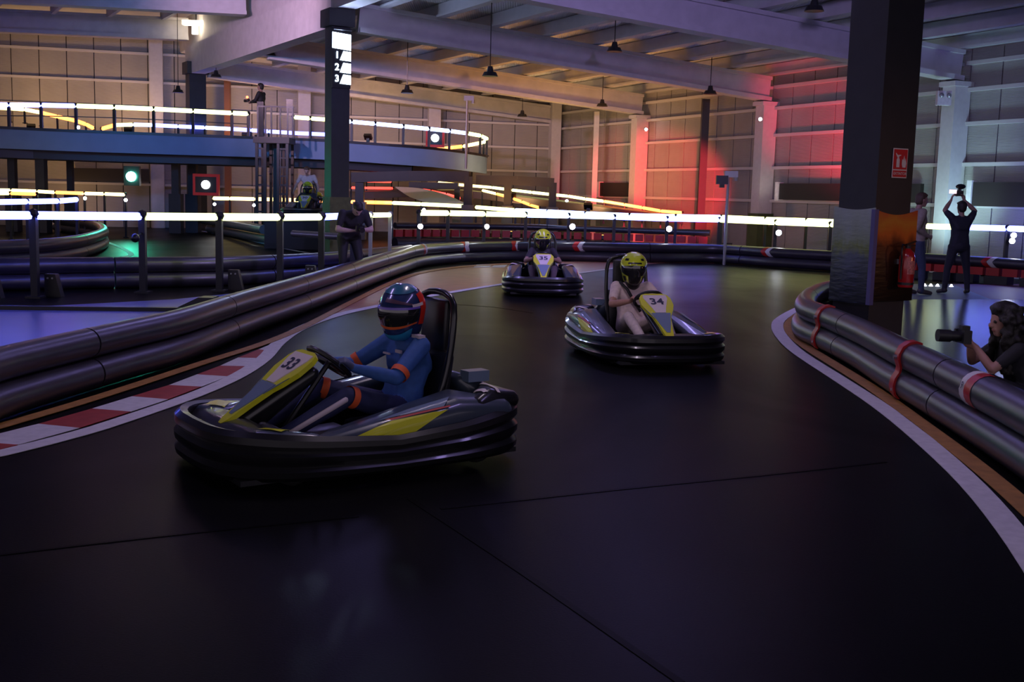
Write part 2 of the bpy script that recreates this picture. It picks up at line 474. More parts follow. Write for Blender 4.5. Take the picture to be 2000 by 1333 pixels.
line_on_floor('track_line', [(1700, 566), (1640, 580), (1578, 604), (1548, 625), (1541, 641), (1550, 657), (1580, 682), (1700, 757), (1800, 829), (1900, 905), (2000, 990), (2100, 1090), (2260, 1300)], 0.14, M_orange, 'ochre line at the foot of the right barrier')
# kerb of painted blocks
KO = [(-440, 975), (-290, 928), (-160, 890), (-60, 864), (75, 830), (180, 800), (258, 776), (330, 754), (385, 733), (430, 716), (465, 700), (505, 684), (529, 674)]
KI = [(-350, 975), (-190, 929), (-70, 898), (35, 871), (155, 838), (255, 806), (328, 782), (393, 757), (445, 737), (485, 717), (500, 701), (522, 686), (531, 675)]
c = G(200, 810); kerb = thing('painted_kerb', 'red and white painted kerb blocks beside the left barrier', 'kerb', (c.x, c.y, 0))
for i in range(len(KO)-1):
    a0 = G(*KO[i]); a1 = G(*KO[i+1]); b0 = G(*KI[i]); b1 = G(*KI[i+1])
    mb = MB(); up = Vector((0,0,0.003)); mb.prism([a0+up, a1+up, b1+up, b0+up], (0, 0, 0.004))
    obj('red_block' if i % 2 == 0 else 'white_block', mb, M_redpaint if i % 2 == 0 else M_white, kerb)
# terracotta run-off between line and barrier
A = smooth_path(path_g([(590, 641), (650, 619), (712, 604), (845, 578), (960, 559), (1060, 545), (1140, 533), (1250, 518), (1330, 512)]), 0.5)
B = smooth_path(path_g([(585, 640), (640, 613), (690, 585), (760, 551), (820, 531), (900, 520), (1000, 514), (1150, 511), (1330, 510.5)]), 0.5)
def resamp_n(P, n):
    acc = [0]
    for i in range(1, len(P)): acc.append(acc[-1] + (P[i]-P[i-1]).length)
    out = []
    for k in range(n):
        s = acc[-1]*k/(n-1); i = 1
        while i < len(P)-1 and acc[i] < s: i += 1
        out.append(P[i-1].lerp(P[i], (s-acc[i-1])/max(1e-9, acc[i]-acc[i-1])))
    return out
mb = MB(); mb.strip(resamp_n(A, 40), resamp_n(B, 40), (0, 0, 0.003)); struct('floor_runoff', mb, M_runoff)
# pale lettering block on the run-off
mb = MB(); up = Vector((0, 0, 0.005)); 
for (x0, x1) in ((925, 955), (960, 985), (990, 1020)):
    mb.prism([G(x0, 523)+up, G(x1, 523)+up, G(x1+6, 518)+up, G(x0+6, 518)+up], (0, 0, 0.003))
single('floor_mark', mb, M_white, 'worn pale marking on the terracotta run-off', 'floor marking')
# polished floor outside the track, right and left
def poly_floor(name, pts, m, z=0.0):
    mb = MB(); mb.prism([G(x, y)+Vector((0,0,z)) for x, y in pts], (0, 0, 0.006)); return struct(name, mb, m)
poly_floor('floor_right', [(1700, 586), (1925, 586), (2160, 585), (2500, 900), (2120, 1000), (2000, 930), (1850, 800), (1700, 690), (1640, 640), (1640, 600)], M_polish, 0.002)
poly_floor('floor_right_upper', [(1660, 556), (1860, 556), (1935, 586), (1640, 586)], M_matt, 0.002)
poly_floor('floor_right_red', [(1860, 556), (2180, 556), (2250, 590), (1935, 586)], mat('maroon_resin', (0.12, 0.02, 0.05), 0.5), 0.002)
poly_floor('floor_left', [(-260, 612), (0, 604), (340, 586), (600, 560), (760, 520), (700, 545), (560, 590), (420, 640), (200, 720), (0, 800), (-300, 900)], mat('blue_floor', (0.13, 0.16, 0.5), 0.3, spec=0.5, var=0.05, vs_=1.5), 0.002)
# joints in the asphalt
for (pts, wd) in (([(800, 975), (900, 1040), (1050, 1140), (1330, 1335)], 0.035), ([(860, 995), (1200, 958), (1500, 928), (1730, 903)], 0.03), ([(0, 1085), (300, 1050), (700, 1010)], 0.025), ([(880, 595), (960, 600), (1040, 612)], 0.03)):
    P = smooth_path(path_g(pts), 0.3); A = []; B = []
    for i, p in enumerate(P):
        t = (P[min(i+1, len(P)-1)] - P[max(i-1, 0)]).normalized(); n = Vector((t.y, -t.x, 0)); A.append(Z(p+n*wd/2, 0.001)); B.append(Z(p-n*wd/2, 0.001))
    mb = MB(); mb.strip(A, B, (0, 0, 0.002)); obj('joint_seal', mb, mat('tar', (0.0028, 0.0028, 0.003), 0.42, spec=0.03), floor)

# ------------------------------------------------------------------ barriers
def barrier(name, label, path, rows, L=2.6, chev=(), clamps=(), group='black pipe barriers'):
    """rows: (height of centre, radius, material, sideways offset)"""
    c = path[len(path)//2]; t = thing(name, label, 'barrier', (c.x, c.y, 0), group=group)
    P = smooth_path(path, 0.3)
    for (z, r, m, so) in rows:
        Q = []
        for i, p in enumerate(P):
            tg = (P[min(i+1, len(P)-1)] - P[max(i-1, 0)]).normalized(); n = Vector((tg.y, -tg.x, 0)); Q.append(Z(p + n*so, z))
        for seg in resample(Q, L):
            a, b = seg[0], seg[-1]
            if len(seg) > 2:
                seg = [a + (seg[1]-a).normalized()*0.012] + seg[1:-1] + [b + (seg[-2]-b).normalized()*0.012]
            mb = MB(); mb.tube(seg, r, 20); obj('pipe', mb, m, t, smooth=True)
    return t, P
def band_on_pipe(parent, p0, p1, r, m, name='sticker'):
    """sleeve around the pipe axis between p0 and p1"""
    mb = MB(); mb.tube([p0, p1], r + 0.004, 20, caps=False); return obj(name, mb, m, parent, smooth=True)
# left barrier and outer bend
BL = [Vector((-6.3, 0.5, 0.5)), Vector((-5.6, 3.6, 0.5))] + [G(x, y, 0.5) for x, y in [(-230, 742), (-120, 712), (0, 680), (120, 654), (240, 629), (350, 606), (475, 570), (600, 537), (725, 502), (775, 489), (812, 480), (850, 476), (900, 473.5), (1000, 472), (1100, 473), (1200, 475), (1300, 476.5), (1400, 478)]]
BL += [P2(1520, 28.9, 0.5), P2(1640, 27.9, 0.5), P2(1800, 26.2, 0.5), P2(1900, 25.3, 0.5), P2(2000, 24.4, 0.5), P2(2150, 23.3, 0.5)]
SPLIT = 14
bar_left, PL = barrier('pipe_barrier', 'black two-pipe barrier sweeping from the left foreground to the bend', BL[:SPLIT+1], [(0.385, 0.125, M_tube, 0.0), (0.135, 0.13, M_tube, 0.03)], 3.0)
bar_bend, PB = barrier('pipe_barrier', 'black two-pipe barrier with chevron stickers around the far bend', BL[SPLIT:SPLIT+8], [(0.385, 0.125, M_tube, 0.0), (0.135, 0.13, M_tube, 0.03)], 3.0)
bar_out, PO = barrier('pipe_barrier', 'black pipe barrier with red slotted skirt behind the two standing men', BL[SPLIT+7:], [(0.47, 0.12, M_tube, 0.0)], 3.0)
for i in range(0, len(PO)-1, 1):
    a = PO[i]; b = PO[i+1]; mid = (a+b)/2; e = (b-a).normalized()
    mb = MB(); mb.beam(Z(a, 0.27) , Z(a + (b-a)*0.8, 0.27), 0.2, 0.17); obj('skirt_block', mb, M_red, bar_out)
    if i % 2 == 0:
        mb = MB(); mb.beam(Z(a, 0.09), Z(a + (b-a)*1.4 if i+2 < len(PO) else b, 0.09), 0.3, 0.18); obj('foot_block', mb, M_black, bar_out)
def chevron_at(parent, P, px, z=0.385, r=0.125, left=True, wd=0.13):
    """red and white arrow sleeves where the pipe is seen at column px"""
    best = min(range(len(P)-1), key=lambda i: abs(proj(Z(P[i], z))[0] - px)); p = P[best]; t = (P[best+1] - P[max(best-1, 0)]).normalized()
    if proj(Z(p+t, z))[0] < proj(Z(p, z))[0]: t = -t
    for k, m in ((0, M_red), (1, M_white)):
        mb = MB(); n = 16; vs = []; fs = []
        ax = Z(p, z); side = Vector((t.y, -t.x, 0))
        if side.dot(CAM - ax) < 0: side = -side
        for i in range(n+1):
            a = -math.pi*0.42 + math.pi*0.92*i/n
            sh = abs(i/n - 0.5)*2*0.12
            rr = r + 0.005
            rad = side*math.cos(a)*rr + Vector((0, 0, math.sin(a)*rr))
            vs += [ax + t*(k*wd*1.08 + sh - wd) + rad, ax + t*(k*wd*1.08 + sh) + rad]
        for i in range(n): fs.append((2*i, 2*i+1, 2*i+3, 2*i+2))
        mb.add(vs, fs); obj('chevron_red' if k == 0 else 'chevron_white', mb, m, parent, smooth=True)
def proj(p):
    q = RM.to_3x3().transposed() @ (Vector(p) - CAM); return (CX + F*q.x/-q.z, CY - F*q.y/-q.z)
for px in (818, 898): chevron_at(bar_left if px < 840 else bar_bend, PL if px < 840 else PB, px)
for px in (1012, 1135, 1506): chevron_at(bar_bend, PB, px)
chevron_at(bar_out, PO, 1930, 0.47, 0.12)
# right barrier in front of the pillar
BR = [G(x, y, 0.5) for x, y in [(1680, 556), (1640, 548), (1610, 552), (1584, 563), (1573, 577), (1584, 588), (1620, 600), (1690, 627), (1762, 661), (1812, 682), (1912, 727), (2000, 768), (2100, 818), (2250, 900)]]
BR[0] = P2(1690, 16.2, 0.5)
bar_right, PR = barrier('pipe_barrier', 'two-pipe barrier with red clamps curling round the dark pillar', BR, [(0.375, 0.13, M_tube, 0.0), (0.13, 0.13, M_tube, 0.03)], 3.4)
def clamp_at(parent, P, px):
    best = min(range(len(P)-1), key=lambda i: abs(proj(Z(P[i], 0.4))[0] - px) + (1000 if P[i].y > 13.2 else 0)); p = P[best]; t = (P[best+1]-P[best-1]).normalized()
    side = Vector((t.y, -t.x, 0))
    if side.dot(CAM - p) < 0: side = -side
    mb = MB()
    prof = [(-0.05, 0.512), (0.0, 0.527), (0.06, 0.515), (0.115, 0.475), (0.146, 0.41), (0.146, 0.35), (0.128, 0.29), (0.135, 0.25), (0.165, 0.2), (0.18, 0.13), (0.165, 0.06), (0.13, 0.02)]
    inner = [(x - 0.02 if x > 0.05 else x, z - (0.02 if x < 0.12 else 0)) for x, z in prof]
    A = [Z(p, 0) + side*x + Vector((0,0,z)) - t*0.06 for x, z in prof]; B = [Z(p, 0) + side*x + Vector((0,0,z)) + t*0.06 for x, z in prof]
    A2 = [Z(p, 0) + side*x + Vector((0,0,z)) - t*0.06 for x, z in inner]; B2 = [Z(p, 0) + side*x + Vector((0,0,z)) + t*0.06 for x, z in inner]
    n = len(prof); vs = A+B+A2+B2; fs = []
    for i in range(n-1): fs += [(i, i+1, n+i+1, n+i), (2*n+i, 3*n+i, 3*n+i+1, 2*n+i+1), (i, 2*n+i, 2*n+i+1, i+1), (n+i, n+i+1, 3*n+i+1, 3*n+i)]
    mb.add(vs, fs); cl_ = obj('clamp', mb, M_red, parent, smooth=True)
    for z in (0.38, 0.1):
        bm_ = MB(); bm_.cyl(Z(p, z) + side*0.1, Z(p, z) + side*0.175, 0.02, n=8); obj('bolt', bm_, M_steel, cl_)
for px in (1612, 1775): clamp_at(bar_right, PR, px)
best = min(range(len(PR)-1), key=lambda i: abs(proj(Z(PR[i], 0.45))[0] - 1908)); p = PR[best]; t = (PR[best+1]-PR[best-1]).normalized()
if t.y > 0: t = -t
s1 = band_on_pipe(bar_right, Z(p, 0.375), Z(p + t*0.1, 0.375), 0.13, M_white, 'white_sticker'); s2 = band_on_pipe(bar_right, Z(p + t*0.1, 0.375), Z(p + t*0.24, 0.375), 0.13, M_red, 'red_sticker')
side = Vector((t.y, -t.x, 0)); side = -side if side.dot(CAM - p) < 0 else side
nrm = (side + Vector((0, 0, 0.25))).normalized()
mb = text_mb('19', 0.075, Z(p + t*0.05, 0.375) + nrm*0.139, t, nrm.cross(t) if nrm.cross(t).z > 0 else -nrm.cross(t), nrm, 0.002, 0.002); obj('sticker_print', mb, mat('ink', (0.02, 0.02, 0.05), 0.5), bar_right)

# infield barrier behind the posts on the left
BI = [P2(-160, 16.9, 0), P2(0, 17.3, 0), P2(150, 18.0, 0), P2(278, 18.5, 0), P2(430, 19.2, 0), P2(550, 20.3, 0), P2(640, 21.4, 0), P2(720, 23.2, 0), P2(800, 25.4, 0)]
bar_in, PI_ = barrier('pipe_barrier', 'dark pipe barrier behind the light rail posts on the left', BI, [(0.38, 0.13, M_tube, 0), (0.13, 0.13, M_tube, 0)], 3.0)
# island barrier
BS = [G(x, y) for x, y in [(-220, 536), (-100, 530), (0, 524), (100, 516), (160, 504), (192, 492), (203, 482), (194, 470), (165, 461), (110, 452)]]
bar_isl, PS = barrier('pipe_barrier', 'two-pipe barrier around the curved island on the far left', BS, [(0.40, 0.14, M_tube, 0), (0.14, 0.14, M_tube, 0)], 3.0)
line_on_floor('track_line', [(-100, 552), (0, 541), (110, 526), (190, 515), (245, 502), (256, 497), (240, 486), (215, 476), (190, 466)], 0.14, M_white, 'white line rounding the curved island on the left')
# green lit barrier beyond
BG = [P2(404, 41.8, 0), P2(450, 38.6, 0), P2(522, 34.0, 0)]
bar_gr, _ = barrier('pipe_barrier', 'pipe barrier glowing green beside the stair tower', BG, [(0.45, 0.14, M_steel, 0.1), (0.15, 0.16, M_steel, -0.1)], 6)
bar_gr2, _ = barrier('pipe_barrier', 'short pipe barrier in front of the raised kart', [P2(572, 30.2, 0), P2(620, 29.6, 0), P2(668, 29.0, 0)], [(0.5, 0.09, M_steel, 0)], 4)
line_on_floor('track_line', [(378, 449), (470, 466), (560, 487), (625, 498)], 0.1, M_white, 'thin pale line across the green lit track')
# far slotted barrier
BD = [P2(770, 32.5, 0), P2(880, 33.6, 0), P2(1000, 34.2, 0), P2(1120, 34.2, 0), P2(1240, 33.8, 0), P2(1385, 33.2, 0)]
bar_far, PD = barrier('slotted_barrier', 'far barrier with red slotted band under the white spot lamps', BD, [(0.72, 0.09, M_tube, 0), (0.2, 0.18, M_tube, 0)], 4.0)
for i in range(len(PD)-1):
    a, b = PD[i], PD[i+1]
    mb = MB(); mb.beam(Z(a, 0.5), Z(a+(b-a)*0.75, 0.5), 0.12, 0.2); obj('red_slot', mb, M_red, bar_far)
# ------------------------------------------------------------------ light rails
LED = {'B': (0.10, 0.13, 1.0), 'W': (0.34, 0.48, 1.0), 'L': (0.80, 0.90, 0.30), 'Y': (1.0, 0.75, 0.22), 'O': (1.0, 0.22, 0.03), 'R': (1.0, 0.05, 0.03), 'P': (0.3, 0.14, 1.0)}
LEDS = {'B': 13, 'W': 6, 'L': 4, 'Y': 4.5, 'O': 5.5, 'R': 3, 'P': 8}
def led(c):
    return mat('led_' + c, (0.8, 0.8, 0.8), 0.4, emit=LED[c], es=LEDS[c])
def light_rail(label, pts, cols, base=0.0, post=0.07, r=0.05, pm=None, mid=False, gap=0.04, posts=None):
    P = [D(*p) for p in pts]; c = P[len(P)//2]
    zb = base if callable(base) else (lambda p: base)
    t = thing('light_rail', label, 'light rail', (c.x, c.y, zb(c)), group='glowing tube handrails')
    for i, p in enumerate(P):
        if posts is not None and i not in posts: continue
        mb = MB(); b = zb(p); mb.box((p.x, p.y, (b + p.z)/2 + 0.02), (post, post, p.z - b + 0.08)); mb.box((p.x, p.y, b + 0.015), (post*2.2, post*2.2, 0.03))
        mb.sphere((p.x, p.y, p.z + 0.02), post*0.85, 8)
        obj('post', mb, pm or M_blackmetal, t)
    for i in range(len(P)-1):
        if cols[i] == ' ': continue
        a, b = P[i], P[i+1]; e = (b-a).normalized(); L = (b-a).length; g = min(gap, L*0.1)
        mb = MB(); mb.cyl(a + e*g, b - e*g, r, n=12); mb.sphere(a + e*g, r, 10); mb.sphere(b - e*g, r, 10)
        obj('light_tube', mb, led(cols[i]), t, smooth=True)
    if mid:
        for i in range(len(P)-1):
            a, b = P[i], P[i+1]
            mb = MB(); mb.beam(a - Vector((0,0,0.35)), b - Vector((0,0,0.35)), 0.02, 0.03); obj('mid_rail', mb, M_blackmetal, t)
    return t
light_rail('near light rail of blue and lime tubes left of the bending photographer', [(-150, 420, 15.4), (65, 421, 16.4), (278, 423, 17.6), (428, 424, 18.2), (547, 424.5, 19.2), (628, 424, 20.0), (690, 421.5, 21.4)], 'BBLLLB', post=0.1, r=0.06)
light_rail('short light rail section right of the bending photographer', [(690, 421, 21.9), (724, 420.5, 22.6), (762, 420, 23.4)], 'LL', post=0.07, r=0.05, pm=M_steel, posts=[1, 2])
light_rail('long light rail behind the far bend, lime then blue then lime', [(818, 416, 26.4), (875, 416.5, 27.2), (946, 418, 28.2), (1027, 420, 29.0), (1111, 422, 29.5), (1200, 424.5, 29.9), (1303, 428, 30.3), (1405, 430, 30.4), (1515, 435, 29.8), (1622, 439, 28.7), (1715, 440, 27.9), (1808, 442, 27.0), (1880, 444, 26.2), (1968, 446.5, 25.2), (2060, 450, 24.3), (2180, 455, 23.2)], 'LLLWWBBLLLLLBBB', post=0.08, r=0.066)
light_rail('higher light rail behind the far bend running in front of the right wall', [(930, 405, 38.0), (1007, 411, 36), (1070, 413.5, 34.5), (1144, 417.5, 33.2), (1230, 421, 32.4), (1320, 423, 32), (1409, 424.5, 31.8), (1495, 428.5, 31.2), (1575, 431, 30.6), (1650, 434, 30.0)], 'LWWWWWLLL', post=0.07, r=0.064)
light_rail('warm light rail crossing behind the scoreboard pillar', [(416, 387.5, 41), (449, 388, 41), (498, 389, 41), (545, 390, 41), (600, 391.5, 41), (650, 393, 41), (686, 394.5, 41), (767, 396.5, 40.5), (823, 399, 40), (906, 403, 39)], 'YYYYOOOLL', post=0.06, r=0.066)
light_rail('descending ramp light rail turning from yellow to orange by the right wall', [(855, 357, 44), (908, 362, 44), (961, 366.5, 44), (1000, 371.5, 43.7), (1039, 376, 43.4), (1075, 380, 43), (1110, 383.5, 42.6), (1144, 389, 42), (1180, 393.5, 41.4), (1220, 400, 40.7), (1255, 406, 40), (1291, 412.5, 39.3), (1333, 416, 38.6)], 'YYLLLLYYOOOO', post=0.05, r=0.055, base=lambda p: max(0.0, p.z - 0.8))
light_rail('orange light rail dropping down the inner ramp', [(942, 372, 42), (970, 379, 41.5), (999, 387, 41), (1020, 394.5, 40.5), (1036, 401, 40), (1054, 406, 39.6)], 'YOOOO', post=0.05, r=0.05, base=lambda p: max(0.0, p.z - 0.8))
light_rail('blue light rail on the curved island at the far left', [(-110, 396, 25.5), (-40, 395.5, 26.2), (53, 394, 27.4), (113, 393, 28.4), (150, 390, 29.4)], 'BBBB', post=0.07, r=0.066)
light_rail('orange light rail under the deck at the far left', [(-40, 371, 36), (22, 372, 36), (73, 374, 36), (108, 376, 36), (165, 378, 36), (204, 379, 36), (245, 380.5, 36)], 'YYYOYY', post=0.06, r=0.055)
light_rail('second orange light rail under the deck at the far left edge', [(-40, 378, 33), (20, 378, 33), (72, 379.5, 33)], 'YO', post=0.06, r=0.05)

# ------------------------------------------------------------------ upper deck
DK = [(-130, 246, 36), (0, 252, 37), (140, 258.5, 37.7), (298, 264.5, 38.5), (490, 271.5, 39.5), (630, 277, 40), (760, 286, 40.4), (845, 292.6, 41), (905, 300, 42), (938, 305, 43.2), (951, 308, 44.3), (945, 308, 45.6), (915, 305, 46.6)]
front = smooth_path([D(*p) for p in DK], 0.4)
c = D(480, 300, 40)
deck = thing('upper_deck', 'raised track deck with curved blue fascia across the left', 'deck', (c.x, c.y, 0))
nF = len(front)
def inward(i):
    t = (front[min(i+1, nF-1)] - front[max(i-1, 0)]).normalized(); n = Vector((-t.y, t.x, 0)); return n.normalized()
H = 0.62
mb = MB()
A = [p.copy() for p in front]; Bk = [p + inward(i)*0.08 for i, p in enumerate(front)]
n = nF
vs = A + Bk + [p - Vector((0,0,H)) for p in A] + [p - Vector((0,0,H)) for p in Bk]; fs = []
for i in range(n-1): fs += [(i, i+1, 2*n+i+1, 2*n+i), (n+i, 3*n+i, 3*n+i+1, n+i+1), (i, n+i, n+i+1, i+1), (2*n+i, 2*n+i+1, 3*n+i+1, 3*n+i)]
mb.add(vs, fs); obj('fascia', mb, M_fascia, deck, smooth=True)
mb = MB(); mb.strip([p + Vector((0,0,0.0)) - inward(i)*0.03 for i, p in enumerate(front)], [p + inward(i)*0.15 for i, p in enumerate(front)], (0, 0, 0.09)); obj('edge_lip', mb, M_black, deck)
# slab behind the fascia
back = []
for i, p in enumerate(front):
    q = p + Vector((-0.15, 4.0, 0)); q.y = min(q.y, 47.5) if p.x > -3 else q.y; back.append(q)
k = max(range(nF), key=lambda i: front[i].x)
mb = MB(); mb.strip([p - Vector((0,0,0.16)) + inward(i)*0.08 for i, p in enumerate(front[:k])], [q - Vector((0,0,0.16)) for q in back[:k]], (0, 0, 0.14)); obj('slab', mb, mat('deck_surface', (0.05, 0.05, 0.06), 0.5), deck)
# girders and posts below
for off, zz, hh in ((0.6, -0.75, 0.3), (2.2, -0.72, 0.35), (3.8, -0.72, 0.35)):
    Q = [front[i] + Vector((-0.1, off, zz)) for i in range(0, k-2, 6)]
    mb = MB()
    for a, b in zip(Q, Q[1:]): mb.beam(a, b, 0.16, hh)
    obj('girder', mb, M_blackmetal, deck)
for (px, d, w_) in ((28, 38.5, 0.24), (84, 38.2, 0.3), (140, 41, 0.2), (345, 40.5, 0.26), (378, 41.5, 0.3), (660, 41.5, 0.25)):
    i = min(range(k), key=lambda j: abs(proj(front[j])[0] - px)); zt_ = front[i].z - 0.85; p = P2(px, d, 0)
    mb = MB(); mb.box((p.x, p.y, zt_/2), (w_, w_, zt_)); mb.box((p.x, p.y, 0.7), (w_+0.16, w_+0.16, 1.4)); obj('support_post', mb, M_darkpillar, deck)
def dk(px):  # depth of the deck edge in column px
    xs = [q[0] for q in DK[:10]]; ds = [q[2] for q in DK[:10]]; return float(np.interp(px, xs, ds))
def dz(p): 
    i = min(range(nF), key=lambda j: (front[j].x-p.x)**2 + (front[j].y-p.y)**2); return front[i].z + 0.05
light_rail('light rail along the upper deck edge left of the stair tower', [(x, y, dk(x) + 0.15) for x, y in [(-60, 204), (17, 205), (80, 205.5), (148, 207), (223, 209.5), (300, 213), (377, 217), (453, 221), (485, 222.5)]], 'BBBLLLLL', base=dz, post=0.09, r=0.075, mid=True)
light_rail('light rail along the upper deck edge beside the scoreboard pillar', [(x, y, dk(x) + 0.15) for x, y in [(573, 229), (606, 231.5), (642, 234), (687, 238), (733, 242), (788, 247), (838, 252)]] + [(878, 256, 41.6), (912, 260.5, 42.3), (938, 265, 43.3), (951, 271, 44.6), (945, 278, 45.6), (905, 286, 46.4), (850, 292, 47)], 'LLWWWWWWLLLYO', base=dz, post=0.09, r=0.07, mid=False)
light_rail('blue light rail on the inner side of the upper deck', [(198, 252, 42.2), (224, 244.5, 42.4), (260, 243.5, 42.6), (298, 244.5, 42.8), (348, 247, 43), (400, 249.5, 43.2), (452, 252, 43.4), (490, 254.5, 43.6), (525, 257, 43.7), (574, 260, 43.8), (640, 263, 44)], 'OLWBBWBBBB', base=lambda p: p.z - 0.55, post=0.07, r=0.07)
light_rail('orange light rail sloping down on the upper deck at the left', [(-20, 210, 41.6), (20, 212, 41.7), (48, 214, 41.7), (80, 220, 41.8), (112, 228, 41.9), (148, 236, 42), (168, 243, 42), (183, 251, 42)], 'YYYOOOO', base=lambda p: p.z - 0.5, post=0.06, r=0.07)

# curved pale ramp side and gantry frames on the right of the deck
mb = MB(); A = [D(772, 366, 42), D(800, 385, 41.8), D(840, 397, 41.5), D(905, 405, 41)]; B = [D(772, 365, 42), D(820, 368, 41.8), D(870, 380, 41.5), D(905, 396, 41)]
mb.strip(resamp_n(smooth_path(A, 0.3), 14), resamp_n(smooth_path(B, 0.3), 14), (0.0, 0.25, 0)); single('ramp_side', mb, mat('ramp_pale', (0.5, 0.5, 0.42), 0.5), 'pale curved side of the ramp under the deck end', 'ramp')
mb = MB(); q0 = D(690, 372, 42.6); 
ramp = MB(); ramp.strip([D(700, 376, 42), D(800, 372, 42.6), D(905, 372, 43), D(1075, 392, 41.6), D(1200, 408, 39.6), D(1335, 424, 38.0)], [D(700, 373, 45), D(800, 368, 45.4), D(905, 368, 45.2), D(1075, 388, 43.4), D(1200, 404, 41), D(1335, 421, 39)], (0, 0, -0.25))
single('ramp_slab', ramp, mat('ramp_dark', (0.06, 0.05, 0.06), 0.5), 'dark sloping ramp descending along the right wall', 'ramp')
for yy, c_, x0, x1 in ((354, 'R', 716, 765), (367, 'R', 686, 768)):
    light_rail(('upper' if yy == 354 else 'lower') + ' dim red light strip glowing under the deck', [(x0, yy, 44.5), (x1, yy + 1, 44.5)], c_, base=lambda p: p.z - 0.6, post=0.05, r=0.05)
light_rail('red light strip along the curved ramp side', [(812, 369, 42.6), (842, 374, 42.5), (872, 380, 42.4), (900, 388, 42.3)], 'RRR', base=lambda p: p.z - 0.5, post=0.05, r=0.055)
def gantry(label, pts_top, legs, wd=0.28, z0=0.0):
    c = D(*pts_top[0]); t = thing('gantry', label, 'gantry', (c.x, c.y, 0))
    mb = MB(); P = [D(*p) for p in pts_top]
    for a, b in zip(P, P[1:]): mb.beam(a, b, wd, wd)
    obj('crossbar', mb, M_darkpillar, t)
    for (px, py, d) in legs:
        p = D(px, py, d); mb = MB(); mb.box((p.x, p.y, p.z/2), (wd*0.85, wd*0.85, p.z)); obj('leg', mb, M_darkpillar, t)
        mb = MB(); mb.box((p.x, p.y, 0.65), (wd*1.25, wd*1.25, 1.3)); obj('leg_pad', mb, mat('pad_grey', (0.16, 0.16, 0.17), 0.6), t)
gantry('black portal frame below the deck end', [(688, 347, 39.2), (800, 344, 39), (918, 345, 38.6)], [(703, 349, 39.2), (915, 345, 38.6)], 0.34)
gantry('lower black portal frame carrying the ramp on the right', [(930, 351, 39), (1010, 353, 39), (1082, 357, 39)], [(992, 353, 39), (1080, 357, 39)], 0.3)
gantry('small black portal frame under the ramp', [(800, 362, 42.2), (895, 364, 42)], [(893, 364, 42)], 0.24)

# ------------------------------------------------------------------ stair tower
tp = P2(531, 38.2, 0); zt_ = D(531, 268, 38.2).z
tower = thing('stair_tower', 'black ladder tower rising to the upper deck', 'tower', (tp.x, tp.y, 0))
for dx in (-0.5, -0.22, 0.22, 0.52):
    for dy in (0, 0.9):
        mb = MB(); mb.box((tp.x+dx, tp.y+dy, zt_/2), (0.09, 0.09, zt_)); obj('upright', mb, M_blackmetal, tower)
for i in range(11):
    z = 0.3 + i*0.3; mb = MB(); mb.beam((tp.x-0.5, tp.y, z), (tp.x-0.22, tp.y, z), 0.04, 0.05); obj('rung', mb, M_blackmetal, tower)
    mb = MB(); mb.beam((tp.x+0.22, tp.y, z), (tp.x+0.52, tp.y, z), 0.04, 0.05); obj('rung', mb, M_blackmetal, tower)
mb = MB(); mb.box((tp.x, tp.y+0.45, zt_-0.1), (1.2, 1.1, 0.2)); obj('platform', mb, M_blackmetal, tower)
mb = MB(); mb.box((tp.x, tp.y+0.9, zt_*0.5), (0.28, 0.1, zt_)); obj('back_board', mb, M_black, tower)
for dx in (-0.45, -0.2, 0.0, 0.3, 0.55, 0.72):
    mb = MB(); mb.box((tp.x+dx, tp.y-0.05, zt_+0.5), (0.05, 0.05, 1.0)); obj('rail_post', mb, M_blackmetal, tower)
mb = MB(); mb.beam((tp.x-0.45, tp.y-0.05, zt_+1.0), (tp.x+0.75, tp.y-0.05, zt_+1.0), 0.06, 0.05); obj('handrail', mb, M_blackmetal, tower)
for (dx, hh) in ((-0.36, 1.15), (0.62, 1.25)):
    mb = MB(); mb.box((tp.x+dx, tp.y-0.1, zt_+hh/2), (0.22, 0.03, hh)); obj('rail_panel', mb, mat('acrylic', (0.6, 0.6, 0.68), 0.15, alpha=0.06), tower)

# ------------------------------------------------------------------ raised pad with ramp for the kart in the pit
pp = P2(600, 33.2, 0)
mb = MB(); mb.prism([Vector((pp.x-0.95, pp.y-1.4, 0)), Vector((pp.x+1.0, pp.y-1.4, 0)), Vector((pp.x+1.0, pp.y+3.2, 0)), Vector((pp.x-0.95, pp.y+3.2, 0))], (0, 0, 0.82))
single('pit_platform', mb, mat('platform_dark', (0.012, 0.012, 0.014), 0.5), 'low dark platform under the kart numbered 30', 'platform')

# ------------------------------------------------------------------ scoreboard on the pillar
sp = R(30.2) + Vector((-0.1, 0, 0)); zz = lambda py: P_z(py)
nf = -er                                   # face of the pillar towards the camera
nl = nr if nr.dot(CAM - sp) > 0 else -nr
face = nf if nf.dot(CAM - sp) > 0 else -nf
